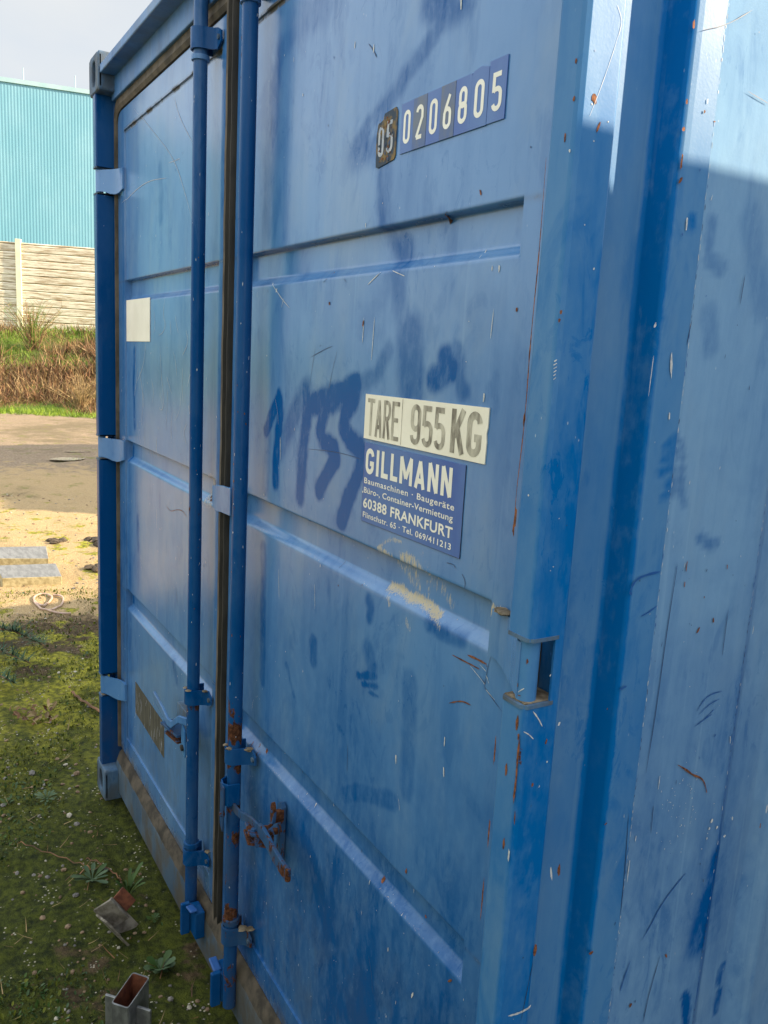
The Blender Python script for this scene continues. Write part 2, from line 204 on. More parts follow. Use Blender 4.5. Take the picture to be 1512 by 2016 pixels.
             ([(-0.9825, 0.6898), (-0.9709, 0.6396), (-0.9816, 0.5751)], 0.014, 0.01, 0.675),
             ([(-0.9423, 1.223), (-0.9032, 1.2202), (-0.8611, 1.2251)], 0.01, 0.008, 0.6325), ([(-1.2048, 0.9515), (-1.1813, 0.9473)], 0.004, 0.003, 0.575),
             ([(-1.4276, 0.9862), (-1.3874, 0.9372)], 0.006, 0.005, 0.525), ([(-0.9814, 1.7923), (-0.9662, 1.7443)], 0.012, 0.012, 0.3),
             ([(-2.3305, 2.0707), (-2.3201, 2.0046), (-2.3242, 1.9399)], 0.016, 0.014, 0.45),
             ([(-2.6002, 1.5836), (-2.6135, 1.475), (-2.6025, 1.3501)], 0.01, 0.012, 0.675), ([(-2.5681, 1.0658), (-2.5565, 0.9699)], 0.01, 0.012, 0.45),
             ([(-2.6794, 1.2773), (-2.6801, 1.2362)], 0.008, 0.004, 1.035), ([(-2.6871, 0.7926), (-2.6808, 0.7592)], 0.008, 0.004, 1.035),
             ([(-2.1741, 0.7181), (-2.1494, 0.6819)], 0.012, 0.012, 0.6)],
 'TILES': [-1.0939, -1.0612, -1.0269, -0.9929, -0.9595, -0.9245, -0.8888, -0.8532]}

# ------------------------------------------------------------------ materials
def mat(name):
    m = bpy.data.materials.new(name); m.use_nodes = True
    nt = m.node_tree; nt.nodes.clear()
    o = nt.nodes.new('ShaderNodeOutputMaterial'); b = nt.nodes.new('ShaderNodeBsdfPrincipled')
    nt.links.new(b.outputs[0], o.inputs[0]); return m, nt, b
class N:
    def __init__(s, nt): s.nt = nt; s.tc = nt.nodes.new('ShaderNodeTexCoord')
    def noise(s, scale=5, sc=(1, 1, 1), detail=4, rough=.55, dist=0.0, off=(0, 0, 0)):
        mp = s.nt.nodes.new('ShaderNodeMapping'); mp.inputs['Scale'].default_value = sc; mp.inputs['Location'].default_value = off
        n = s.nt.nodes.new('ShaderNodeTexNoise'); n.inputs['Scale'].default_value = scale; n.inputs['Detail'].default_value = detail
        n.inputs['Roughness'].default_value = rough; n.inputs['Distortion'].default_value = dist
        s.nt.links.new(s.tc.outputs['Object'], mp.inputs['Vector']); s.nt.links.new(mp.outputs['Vector'], n.inputs['Vector'])
        return n.outputs['Fac']
    def vor(s, scale=5, sc=(1, 1, 1), feature='F1'):
        mp = s.nt.nodes.new('ShaderNodeMapping'); mp.inputs['Scale'].default_value = sc
        n = s.nt.nodes.new('ShaderNodeTexVoronoi'); n.inputs['Scale'].default_value = scale; n.feature = feature
        s.nt.links.new(s.tc.outputs['Object'], mp.inputs['Vector']); s.nt.links.new(mp.outputs['Vector'], n.inputs['Vector'])
        return n
    def attr(s, name):
        a = s.nt.nodes.new('ShaderNodeAttribute'); a.attribute_name = name; return a.outputs['Fac']
    def m(s, op, a, b=None, c=None, clamp=False):
        n = s.nt.nodes.new('ShaderNodeMath'); n.operation = op; n.use_clamp = clamp
        for i, v in enumerate((a, b, c)):
            if v is None: continue
            if isinstance(v, (int, float)): n.inputs[i].default_value = v
            else: s.nt.links.new(v, n.inputs[i])
        return n.outputs[0]
    def ramp(s, f, lo, hi, a=0.0, b=1.0):
        n = s.nt.nodes.new('ShaderNodeMapRange'); n.interpolation_type = 'SMOOTHSTEP'
        s.nt.links.new(f, n.inputs[0])
        for i, v in enumerate((lo, hi, a, b)): n.inputs[i+1].default_value = v
        return n.outputs[0]
    def mix(s, f, a, b):
        n = s.nt.nodes.new('ShaderNodeMix'); n.data_type = 'RGBA'
        if isinstance(f, (int, float)): n.inputs['Factor'].default_value = f
        else: s.nt.links.new(f, n.inputs['Factor'])
        for k, v in (('A', a), ('B', b)):
            if isinstance(v, tuple): n.inputs[k].default_value = (*v, 1)
            else: s.nt.links.new(v, n.inputs[k])
        return n.outputs['Result']
    def bump(s, b, h, strength=.3, dist=.002):
        n = s.nt.nodes.new('ShaderNodeBump'); n.inputs['Strength'].default_value = strength; n.inputs['Distance'].default_value = dist
        s.nt.links.new(h, n.inputs['Height']); s.nt.links.new(n.outputs[0], b.inputs['Normal'])
    def pos(s):
        n = s.nt.nodes.new('ShaderNodeSeparateXYZ'); s.nt.links.new(s.tc.outputs['Object'], n.inputs[0]); return n.outputs

FADED = (0.084, 0.218, 0.450); FRESH = (0.0003, 0.078, 0.275); DEEP = (0.003, 0.030, 0.190)
RUST = (0.17, 0.055, 0.018); DUST = (0.30, 0.25, 0.17)
def paint(name, fresh_bias=0.0, rough=.42, faded=FADED, fresh_shade=FRESH, rust=0.0, grime_shade=0.0, streak=1.0, chips=0.0, spec=.42, bump=.12):
    m, nt, b = mat(name); n = N(nt); L = nt.links
    st = n.noise(3.0, (5.0, 5.0, .55), 5, .6)                     # long vertical weather streaks
    st2 = n.noise(16.0, (3.0, 3.0, .35), 4, .6, off=(3, 1, 0))
    mo = n.noise(2.3, (1, 1, 1), 5, .6, .4, off=(9, 2, 4))        # cloudy fading
    fi = n.noise(60.0, (1, 1, .5), 4, .65)
    f = n.m('ADD', n.m('MULTIPLY', n.ramp(st, .48, .72), .20*streak), n.m('MULTIPLY', n.ramp(st2, .52, .72), .10*streak))
    sm = n.noise(4.2, (1.3, 1.3, .8), 6, .62, 1.4, off=(1, 8, 3)); wipe = n.noise(11, (2.2, 2.2, .7), 5, .7, .9, off=(6, 1, 2))
    f = n.m('ADD', f, n.m('MULTIPLY', n.m('MULTIPLY', n.ramp(sm, .50, .60), n.ramp(wipe, .40, .58)), .22))
    f = n.m('ADD', f, n.m('MULTIPLY', n.ramp(mo, .44, .66), .24))
    f = n.m('ADD', f, fresh_bias)
    dab = n.m('MULTIPLY', n.ramp(n.noise(24, (1.2, 1.2, .55), 6, .7, 1.8, off=(3, 9, 4)), .575, .61), n.ramp(n.noise(3.3, (1, 1, 1), 3, .6, off=(4, 1, 9)), .48, .6)); f = n.m('ADD', f, n.m('MULTIPLY', dab, .18))
    rain = n.ramp(n.noise(46, (1, 1, .022), 3, .6, .15, off=(1, 1, 1)), .60, .70); f = n.m('SUBTRACT', f, n.m('MULTIPLY', rain, .14), clamp=True)
    av = n.m('MULTIPLY', n.attr('fresh_shade'), n.ramp(fi, .25, .60, .72, 1.05))
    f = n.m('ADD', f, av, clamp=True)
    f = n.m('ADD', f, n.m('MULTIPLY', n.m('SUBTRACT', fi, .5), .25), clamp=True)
    col = n.mix(f, faded, fresh_shade)
    # slight chalky greying in patches
    ch = n.noise(5.0, (1.5, 1.5, .7), 5, .6, .3, off=(5, 5, 5))
    col = n.mix(n.m('MULTIPLY', n.m('MULTIPLY', n.ramp(ch, .42, .75), n.m('SUBTRACT', 1.0, f)), .34), col, (0.20, 0.29, 0.38))
    # fine light specks
    sp = n.vor(95, (1, 1, .45)); spk = n.ramp(sp.outputs['Distance'], .05, .10, 1.0, 0.0)
    gate = n.ramp(n.noise(9, (1, 1, 1), 3, .6, off=(1, 7, 2)), .56, .66)
    col = n.mix(n.m('MULTIPLY', n.m('MULTIPLY', spk, gate), .55), col, (.45, .52, .58))
    # grime, plus the shade painted low on the doors
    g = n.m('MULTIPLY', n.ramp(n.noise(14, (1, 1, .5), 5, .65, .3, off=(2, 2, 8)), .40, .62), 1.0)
    gr = n.m('ADD', n.m('MULTIPLY', n.attr('grime_shade'), n.ramp(g, 0, 1, .35, 1.0)), n.m('MULTIPLY', g, grime_shade), clamp=True)
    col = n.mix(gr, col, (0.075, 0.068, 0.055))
    # beige scuffs: brushed hair-fine scratches
    hs = n.noise(120, (2.6, 2.6, .55), 4, .75, .4)
    d = n.attr('scuff')
    dm = n.ramp(n.m('ADD', n.m('MULTIPLY', d, .8), n.m('MULTIPLY', n.m('SUBTRACT', hs, .5), 3.0)), .35, 1.05)
    dm = n.m('MULTIPLY', dm, n.ramp(d, .02, .35), clamp=True)
    col = n.mix(dm, col, (0.46, 0.40, 0.28))
    # rust
    rn = n.noise(42, (1, 1, .5), 6, .7, .3)
    ra = n.m('ADD', n.attr('rust'), rust)
    rm = n.ramp(n.m('ADD', ra, n.m('MULTIPLY', n.m('SUBTRACT', rn, .5), 2.2)), .62, .70)
    rcol = n.mix(n.ramp(n.noise(130, (1, 1, 1), 4, .7), .35, .7), (0.040, 0.016, 0.010), (0.145, 0.058, 0.026))
    col = n.mix(rm, col, rcol)
    L.new(col, b.inputs['Base Color'])
    r = n.m('ADD', rough, n.m('MULTIPLY', n.m('SUBTRACT', mo, .5), .22))
    r = n.m('SUBTRACT', r, n.m('MULTIPLY', f, .06))
    r = n.m('MAXIMUM', r, n.m('MULTIPLY', n.m('MAXIMUM', rm, n.m('MAXIMUM', dm, gr)), .85))
    L.new(r, b.inputs['Roughness'])
    L.new(n.m('MULTIPLY', n.m('SUBTRACT', 1.0, n.m('MULTIPLY', f, .75)), spec), b.inputs['Specular IOR Level'])
    h = n.m('ADD', n.m('MULTIPLY', n.noise(260, (1, 1, 1), 3, .6), .5), n.m('MULTIPLY', n.noise(7, (1, 1, .5), 3, .5), 2.2))
    h = n.m('ADD', h, n.m('MULTIPLY', rm, .6)); h = n.m('ADD', h, n.m('MULTIPLY', dm, .4))
    n.bump(b, h, bump, .0012)
    return m
def simple(name, c1, c2, scale=20, rough=.8, sc=(1, 1, 1), bump=.3, dist=.002, metal=0.0, lo=.35, hi=.65, detail=5):
    m, nt, b = mat(name); n = N(nt)
    f = n.noise(scale, sc, detail, .62)
    nt.links.new(n.mix(n.ramp(f, lo, hi), c1, c2), b.inputs['Base Color'])
    b.inputs['Roughness'].default_value = rough; b.inputs['Metallic'].default_value = metal
    if bump: n.bump(b, f, bump, dist)
    return m
M = {}
M['door'] = paint('faded_blue_paint', .0, .24, spec=.5)
M['side'] = paint('faded_blue_side_paint', .04, .75, spec=.12, faded=(0.165, 0.310, 0.495), streak=.8, bump=.22)
M['post'] = paint('bright_blue_post_paint', .38, .40, faded=(.11, .25, .43), fresh_shade=(.0005, .110, .350), streak=.8, spec=.22)
M['dark'] = paint('deep_blue_paint', .74, .30, faded=(.03, .11, .27), fresh_shade=(.0004, .054, .190), streak=.5, spec=.3)
M['frame'] = paint('dusty_blue_frame_paint', .22, .45, grime_shade=.28)
M['sill'] = paint('grimy_blue_sill_paint', .15, .7, grime_shade=.9, rust=.06, spec=.2, faded=(.070, .100, .130), fresh_shade=(.02, .060, .12))
M['cast'] = paint('casting_paint', .2, .6, grime_shade=.65, rust=.12, spec=.25, faded=(.10, .17, .25), fresh_shade=(.01, .07, .20))
M['rustpaint'] = paint('rusted_blue_paint', .6, .55, rust=.50, grime_shade=.4, spec=.2, faded=(.06, .14, .26), fresh_shade=(.001, .04, .14))
M['rusty'] = paint('mostly_rusted_paint', .4, .7, rust=.80, grime_shade=.3, spec=.2, faded=(.05,.12,.25), fresh_shade=(.001,.04,.15))
M['rubber'] = simple('dusty_rubber', (.010, .009, .008), (.035, .030, .024), 26, .75, (1, 1, .3), .35, .001)
M['rubber_tan'] = simple('mud_caked_rubber', (.045, .036, .025), (.125, .100, .070), 18, .85, (1, 1, .6), .4, .0015)
M['silldirt'] = simple('caked_brown_dirt', (.022, .018, .013), (.085, .068, .048), 16, .9, (1, 1, 1), .6, .003)
M['white'] = simple('white_paint_chip', (.36, .40, .44), (.62, .62, .58), 200, .7, bump=0)
M['pale'] = simple('pale_scratch', (.30, .34, .42), (.45, .46, .48), 120, .6, bump=0)
M['bright'] = simple('scraped_blue', (.010, .075, .27), (.015, .09, .31), 120, .5, bump=0)
M['darks'] = simple('dark_scratch', (.015, .035, .09), (.03, .06, .14), 120, .6, bump=0)
M['rust'] = simple('rust', (.07, .022, .010), (.24, .085, .03), 160, .9, bump=.6, dist=.001)
M['tare'] = simple('yellowed_white_vinyl', (.78, .73, .60), (.86, .81, .68), 9, .45, bump=0)
M['tareink'] = simple('worn_black_ink', (.15, .13, .10), (.52, .48, .38), 60, .6, (1, 1, .35), bump=0, lo=.36, hi=.66)
M['vinyl'] = simple('blue_vinyl', (.030, .095, .34), (.060, .150, .38), 8, .42, (1, 1, .5), bump=0)
M['vinyl_dirty'] = simple('weathered_blue_vinyl', (.04, .10, .28), (.13, .15, .17), 14, .5, (1, 1, .6), bump=0)
M['letter'] = simple('off_white_vinyl', (.76, .73, .63), (.83, .80, .71), 12, .45, bump=0)
M['decay'] = simple('peeled_rusty_patch', (.035, .055, .085), (.21, .14, .055), 60, .85, (1, 1, .7), .5, .001, lo=.42, hi=.6)
M['steel'] = simple('galvanised_steel', (.16, .165, .17), (.30, .31, .31), 34, .42, (1, 1, .6), .15, .001, metal=.6)
M['steel_rust'] = simple('rusty_steel_inside', (.09, .025, .012), (.20, .065, .03), 50, .85)
M['conc'] = simple('cement_crusted_steel', (.10, .085, .065), (.25, .225, .185), 30, .9, (1, 1, 1), .5, .003)

M['mud'] = simple('dried_mud', (.10, .075, .045), (.25, .20, .135), 60, .95, bump=.6, dist=.002)

# ------------------------------------------------------------------ helpers
def rad(n): return n*math.pi/180
class MB:
    """collects verts / faces / material indices, linked as ONE mesh object"""
    def __init__(s): s.v = []; s.f = []; s.mi = []; s.mats = []; s.attrs = {}
    def mat(s, key):
        if key not in s.mats: s.mats.append(key)
        return s.mats.index(key)
    def add(s, verts, faces, key):
        o = len(s.v); s.v += [tuple(p) for p in verts]; i = s.mat(key)
        for f in faces: s.f.append(tuple(o+k for k in f)); s.mi.append(i)
        return o
    def box(s, c, h, key, R=None):
        vs = []
        for dx in (-1, 1):
            for dy in (-1, 1):
                for dz in (-1, 1):
                    p = Vector((dx*h[0], dy*h[1], dz*h[2]))
                    if R is not None: p = R @ p
                    vs.append(Vector(c)+p)
        s.add(vs, [(0, 1, 3, 2), (4, 6, 7, 5), (0, 4, 5, 1), (2, 3, 7, 6), (0, 2, 6, 4), (1, 5, 7, 3)], key)
    def bb(s, x0, x1, y0, y1, z0, z1, key): s.box(((x0+x1)/2, (y0+y1)/2, (z0+z1)/2), ((x1-x0)/2, (y1-y0)/2, (z1-z0)/2), key)
    def prism(s, poly, a, b, key, axis='z'):
        """poly: 2D points; extruded from a to b along axis (z: xy poly, x: yz poly, y: xz poly)"""
        def P(p, t): return {'z': (p[0], p[1], t), 'x': (t, p[0], p[1]), 'y': (p[0], t, p[1])}[axis]
        n = len(poly); vs = [P(p, a) for p in poly]+[P(p, b) for p in poly]
        fs = [(i, (i+1) % n, n+(i+1) % n, n+i) for i in range(n)]+[tuple(range(n))[::-1], tuple(range(n, 2*n))]
        s.add(vs, fs, key)
    def tube(s, pts, r, key, seg=12, cap=True, ring=None):
        pts = [Vector(p) for p in pts]; n = len(pts); rs = r if isinstance(r, (list, tuple)) else [r]*n
        up = None; rows = []
        for i, p in enumerate(pts):
            t = (pts[min(i+1, n-1)]-pts[max(i-1, 0)]).normalized()
            if up is None:
                up = Vector((0, 0, 1)) if abs(t.z) < .9 else Vector((1, 0, 0))
            a = t.cross(up).normalized(); b = a.cross(t).normalized(); up = b
            rows.append([p+(a*math.cos(2*math.pi*k/seg)+b*math.sin(2*math.pi*k/seg))*rs[i] for k in range(seg)])
        vs = [q for row in rows for q in row]
        fs = [(i*seg+k, i*seg+(k+1) % seg, (i+1)*seg+(k+1) % seg, (i+1)*seg+k) for i in range(n-1) for k in range(seg)]
        if cap: fs += [tuple(range(seg))[::-1], tuple(range((n-1)*seg, n*seg))]
        s.add(vs, fs, key)
    def build(s, name, parent=None, bevel=0.0, smooth=False, angle=35):
        me = bpy.data.meshes.new(name); me.from_pydata(s.v, [], s.f)
        for k in s.mats: me.materials.append(M[k])
        me.polygons.foreach_set('material_index', s.mi)
        for k, arr in s.attrs.items():
            a = me.attributes.new(k, 'FLOAT', 'POINT'); a.data.foreach_set('value', np.asarray(arr, dtype=np.float32))
        me.update()
        bm = bmesh.new(); bm.from_mesh(me); bmesh.ops.recalc_face_normals(bm, faces=bm.faces); bm.to_mesh(me); bm.free()
        o = bpy.data.objects.new(name, me); COL.objects.link(o)
        if smooth:
            me.shade_smooth(); me.set_sharp_from_angle(angle=rad(angle))
        if bevel:
            md = o.modifiers.new('bevel', 'BEVEL'); md.width = bevel; md.segments = 2; md.limit_method = 'ANGLE'; md.angle_limit = rad(40)
            md.harden_normals = False
        if parent is not None: attach(o, parent)
        return o
WM = {}
def attach(o, parent):
    o.parent = parent
    t = Vector((0, 0, 0)); q = parent
    while q is not None: t += q.location; q = q.parent
    # meshes are written in world coordinates: shift them once into the thing's frame
    key = o.data.name
    if key not in WM: o.data.transform(Matrix.Translation(-t)); WM[key] = t
def tag(o, label=None, cat=None, group=None, kind=None):
    if label: o['label'] = label
    if cat: o['category'] = cat
    if group: o['group'] = group
    if kind: o['kind'] = kind
    return o
def thing(name, loc, label, cat, group=None):
    o = bpy.data.objects.new(name, None); COL.objects.link(o); o.location = loc; o.empty_display_size = .1
    return tag(o, label, cat, group)
def copy_tree(o, parent=None, off=None):
    c = o.copy(); COL.objects.link(c)
    if parent is not None: c.parent = parent
    if off is not None: c.location = Vector(o.location)+Vector(off)
    for ch in list(o.children): copy_tree(ch, c)
    return c
def vnoise(x, y, s, seed=0, octs=4):
    """cheap numpy value noise, about -1..1"""
    x = np.asarray(x, float)*s; y = np.asarray(y, float)*s; out = np.zeros_like(x); amp = 1.0; tot = 0
    for o in range(octs):
        xi = np.floor(x).astype(np.int64); yi = np.floor(y).astype(np.int64); fx = x-xi; fy = y-yi
        fx = fx*fx*(3-2*fx); fy = fy*fy*(3-2*fy)
        def h(a, b):
            v = (a*374761393+b*668265263+(seed+o)*982451653) & 0x7fffffff
            v = ((v ^ (v >> 13))*1274126177) & 0x7fffffff
            return ((v ^ (v >> 16)) & 0xffff)/32767.5-1
        out += amp*((h(xi, yi)*(1-fx)+h(xi+1, yi)*fx)*(1-fy)+(h(xi, yi+1)*(1-fx)+h(xi+1, yi+1)*fx)*fy)
        tot += amp; amp *= .5; x = x*2.03+5.1; y = y*2.03+1.7
    return out/tot
def sstep(a, b, x):
    t = np.clip((x-a)/(b-a), 0, 1); return t*t*(3-2*t)
def polydist(px, pz, pts):
    d = np.full(px.shape, 1e9)
    if len(pts) == 1: pts = [pts[0], (pts[0][0]+1e-4, pts[0][1])]
    for (x0, z0), (x1, z1) in zip(pts[:-1], pts[1:]):
        vx, vz = x1-x0, z1-z0; L2 = vx*vx+vz*vz+1e-12
        t = np.clip(((px-x0)*vx+(pz-z0)*vz)/L2, 0, 1)
        d = np.minimum(d, np.hypot(px-x0-t*vx, pz-z0-t*vz))
    return d
def stroke_mask(px, pz, strokes):
    m = np.zeros(px.shape)
    jx = vnoise(px, pz, 60, 3)*.004
    for pts, r, s, a in strokes:
        d = polydist(px, pz, pts)+jx
        m = np.maximum(m, a*(1-sstep(r-s*.5, r+s, d)))
    return m
def scuff_mask(px, pz, strokes):
    m = np.zeros(px.shape)
    for pts, r, a in strokes:
        m = np.maximum(m, a*(1-sstep(r*.3, r*2.6, polydist(px, pz, pts)+.35*r*vnoise(px, pz, 90, 12))))
    return m
def chip_poly(cx, cz, wd, hh, rot, n=9):
    pts = []
    for k in range(n):
        a = 2*math.pi*k/n; q = random.uniform(.6, 1.1)
        x = math.cos(a)*wd*.5*q; z = math.sin(a)*hh*.5*q
        pts.append((cx+x*math.cos(rot)+z*math.sin(rot), cz-x*math.sin(rot)+z*math.cos(rot)))
    return pts
def ribbon2(pts, wd, taper=True):
    """2D ribbon around a polyline (smoothed)"""
    P = [np.array(p, float) for p in pts]
    for _ in range(2):                       # Chaikin
        Q = [P[0]]
        for a, b in zip(P[:-1], P[1:]): Q += [a*.75+b*.25, a*.25+b*.75]
        Q.append(P[-1]); P = Q
    n = len(P); L = []; Rr = []
    for i, p in enumerate(P):
        t = P[min(i+1, n-1)]-P[max(i-1, 0)]; t = t/(np.linalg.norm(t)+1e-9); nn = np.array([-t[1], t[0]])
        k = wd*.5*(min(1, .25+3*min(i, n-1-i)/n) if taper else 1)*random.uniform(.6, 1.2)
        L.append(p+nn*k); Rr.append(p-nn*k)
    return L, Rr
MK = {'r': 'rust', 'w': 'white', 'd': 'darks', 'b': 'bright', 'p': 'pale'}
def add_marks(mb, chips, scr, to3d, lift0=.0004):
    """flat paint chips / scratches lying on the painted face: stay inside the part's own mesh"""
    k = 0
    for (x, z, wd, hh, rot, kk) in chips:
        k += 1; lift = lift0+(k % 7)*2e-5
        pts = chip_poly(x, z, wd, hh, rot)
        mb.add([to3d(p[0], p[1], lift) for p in pts], [tuple(range(len(pts)))], MK[kk])
    for pts, wd, kk in scr:
        k += 1; lift = lift0+(k % 7)*2e-5
        L, Rr = ribbon2(pts, wd); n = len(L)
        vs = [to3d(p[0], p[1], lift) for p in L]+[to3d(p[0], p[1], lift) for p in Rr]
        mb.add(vs, [(i, i+1, n+i+1, n+i) for i in range(n-1)], MK[kk])

# ------------------------------------------------------------------ the container
ZC = 0.02; TOP = 2.457
XPI, XPO, XW = -0.692, -0.652, -0.660      # right post: inner step, outer fold, outermost face
MIR = -1.7435*2
HINGE_Z = (0.43, 1.2625, 2.098)            # hinge centres
HH = 0.0375
CB = thing('shipping_container', (-1.745, 0.0, 0.0), 'blue steel shipping container with two rust-flecked double doors, company sticker and faded blue spray scrawls', 'shipping container')

def door_mesh(name, x0, x1, px0, px1, dx, dz, glen, parent, seed):
    """sheet steel door skin: frame, shallow recessed panel, three pressed horizontal grooves"""
    z0, z1 = .198, 2.298
    gz = [(.797+.5*k) for k in range(3)]
    xs = list(np.arange(x0, x1, dx))+[x1]
    for e in (px0, px1): xs += [e-.0006, e+.0006, e+.004, e-.004]
    zs = list(np.arange(z0, z1, dz))+[z1]
    for e in (.262, 2.236): zs += [e-.0006, e+.0006]
    zs += [.258, .2665]
    for g in gz: zs += [g+.0025, g+.0012, g, g-.001, g-.0025, g-.004, g-.0055, g-.048, g-.050, g-.0525, g-.055, g-.0575, g-.060, g-.0625, g-.065, g-.0675, g-.070]
    xs = np.unique(np.round(xs, 5)); zs = np.unique(np.round(zs, 5))
    X, Z = np.meshgrid(xs, zs)
    ins = ((X > px0) & (X < px1) & (Z > .262) & (Z < 2.236)).astype(float)
    Y = .0045*ins
    Y += .0035*ins*sstep(.262, .272, .534-Z)*0
    gin = sstep(glen[0]-.0006, glen[0]+.0006, X)*sstep(-(glen[1]+.0006), -(glen[1]-.0006), -X)
    for g in gz:
        pr = np.interp(Z, [g-.0690, g-.0665, g-.0640, g-.0610, g-.0575, g-.0545, g-.0515, g-.0485, g-.0045, g-.0030, g-.0005, g+.001, g+.0022], [0, .0006, .0022, .0050, .0090, .0125, .0148, .0158, .0160, .0146, .0022, .0006, 0])
        Y = np.maximum(Y, (pr+.0045)*gin*(pr > 1e-5)+Y*(pr <= 1e-5))
    Y += ins*(.0013*vnoise(X, Z, 2.2, seed, 3)+.0004*vnoise(X, Z, 9, seed+5, 2))
    sh = Y.copy()
    mb = MB(); nx, nz_ = len(xs), len(zs)
    V = np.stack([X.ravel(), Y.ravel(), Z.ravel()], 1)
    idx = np.arange(nx*nz_).reshape(nz_, nx)
    F = np.stack([idx[:-1, :-1].ravel(), idx[:-1, 1:].ravel(), idx[1:, 1:].ravel(), idx[1:, :-1].ravel()], 1)
    mb.mat('door'); mb.v = [tuple(p) for p in V.tolist()]; mb.f = [tuple(q) for q in F.tolist()]; mb.mi = [0]*len(F)
    px, pz = X.ravel(), Z.ravel()
    fresh_shade = stroke_mask(px, pz, D['STROKES'])
    # saturated paint survives in bands beside the frame
    fresh_shade = np.maximum(fresh_shade, .30*(1-sstep(.0, .022, np.abs(px-(x0+.012)))))
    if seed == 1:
        fresh_shade = np.maximum(fresh_shade, .95*sstep(1.30, .45, pz)*(.80+.45*vnoise(px, pz*.30, 7, 21)))  # shade on the lower door, painted in as deeper blue
        fresh_shade = np.maximum(fresh_shade, .55*sstep(.76, .70, pz)*(.75+.25*vnoise(px, pz*.5, 12, 23)))
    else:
        fresh_shade = np.maximum(fresh_shade, .55*(px > -1.842)*(.6+.4*vnoise(px, pz*.2, 20, 22)))
        fresh_shade = np.maximum(fresh_shade, .35*(px < -2.705))
        fresh_shade = np.maximum(fresh_shade, .35*(1-sstep(0, .06, np.abs(px+2.67)))*sstep(1.9, 1.2, pz))
    scuff = scuff_mask(px, pz, D['SCUFFS']) if seed == 1 else np.zeros_like(px)
    if seed == 1:    # right-hand end of the lowest ledge / groove dust
        for g in gz[:2]: scuff = np.maximum(scuff, .30*np.exp(-((pz-(g-.064))/.004)**2)*(vnoise(px, pz, 14, 8) > .1))
    grime_shade = .6*np.exp(-((pz-.198)/.022)**2)+.42*sstep(.95, .2, pz)*(.7+.3*vnoise(px, pz*.6, 8, 77))  # dirt at the foot, then a broad lower darkening painted for shade
    for g in gz: grime_shade = np.maximum(grime_shade, .40*np.exp(-((pz-g+.003)/.004)**2))  # darker line along the top edge of each groove
    # mud-caked caulk line along the panel's top and dark joint on its left edge
    inx = (px > px0-.002) & (px < px1+.002)
    rag = vnoise(px, pz, 120, 17)
    grime_shade = np.maximum(grime_shade, 1.0*(np.abs(pz-2.236) < .006+.003*rag)*inx)
    rust = np.zeros_like(px)
    if seed == 2:
        d = polydist(px, pz, [(-1.895, 1.285), (-1.880, 1.262), (-1.905, 1.244), (-1.92, 1.238)])
        rust = .75*(1-sstep(.006, .020, d)); scuff = np.maximum(scuff, .75*(1-sstep(.015, .035, d)))
    else:
        rust = .5*(1-sstep(.004, .03, polydist(px, pz, [(-1.60, .735), (-1.55, .728)])))
        fade = sstep(.36, .12, pz); rust = np.maximum(rust, .18*fade)
    mb.attrs = {'fresh_shade': fresh_shade, 'scuff': scuff, 'grime_shade': grime_shade, 'rust': rust}
    def depth(x, z):
        i = min(max(np.searchsorted(xs, x), 0), nx-1); j = min(max(np.searchsorted(zs, z), 0), nz_-1)
        return sh[j, i]
    def on_sticker(x, z): return (-1.17 < x < -.82 and (1.88 < z < 1.985 or 1.46 < z < 1.55)) or (-1.16 < x < -.87 and 1.33 < z < 1.47)
    chips = [c for c in D['DOOR_CHIPS'] if x0 < c[0] < x1]; scr = [s_ for s_ in D['DOOR_SCR'] if x0 < s_[0][0][0] < x1]
    # wind-blown paint spatter and small nicks
    if seed == 1:
        for k in range(230):
            x = random.uniform(x0+.02, x1-.02); z = random.choice([random.uniform(.2, 2.2), random.uniform(.15, .8), random.uniform(.15, .8)])
            h_ = random.choice([random.uniform(.0012, .003), random.uniform(.002, .010)]); 
            kk = random.choice('wwwwppdbd')
            chips.append((x, z, random.uniform(.0008, .0020), h_*(1.3 if kk == 'd' else 1), random.uniform(-.25, .15), kk))
        for k in range(14):
            x = random.uniform(x0+.05, x1-.05); z = random.uniform(.3, 2.2); l = random.uniform(.01, .06); a = random.uniform(-.6, .6)
            scr.append(([(x, z), (x+l*math.sin(a)*.6, z-l*.5), (x+l*math.sin(a)*.8, z-l)], random.uniform(.0006, .0012), random.choice('ddpb')))
    else:
        for k in range(150):
            chips.append((random.uniform(x0+.02, x1-.02), random.uniform(.2, 2.2), random.uniform(.001, .003), random.uniform(.002, .012), random.uniform(-.2, .2), random.choice('wppdb')))
        for k in range(22):
            x = random.uniform(-2.6, -2.0); z = random.uniform(1.3, 1.72); l = random.uniform(.03, .12)
            scr.append(([(x, z), (x+random.uniform(-.03, .03), z-l*.5), (x+random.uniform(-.05, .05), z-l)], random.uniform(.001, .002), 'p'))
    chips = [c for c in chips if not on_sticker(c[0], c[1])]; scr = [q for q in scr if not any(on_sticker(*p) for p in q[0])]
    nv = len(mb.v)
    add_marks(mb, chips, scr, lambda x, z, l: (x, depth(x, z)-l-.0003, z))
    extra = len(mb.v)-nv
    for k in mb.attrs: mb.attrs[k] = np.concatenate([mb.attrs[k], np.zeros(extra)])
    # returned edges of the door leaf, 45 mm thick
    o = len(mb.v); e = [(x0, z0), (x1, z0), (x1, z1), (x0, z1)]
    mb.add([(a, -.0002 if q == 0 else .045, b) for q in (0, 1) for a, b in e], [(0, 1, 5, 4), (1, 2, 6, 5), (2, 3, 7, 6), (3, 0, 4, 7), (4, 5, 6, 7)], 'dark')
    for k in mb.attrs: mb.attrs[k] = np.concatenate([mb.attrs[k], np.zeros(8)])
    ob = mb.build(name, parent, smooth=True, angle=62)
    return ob, depth
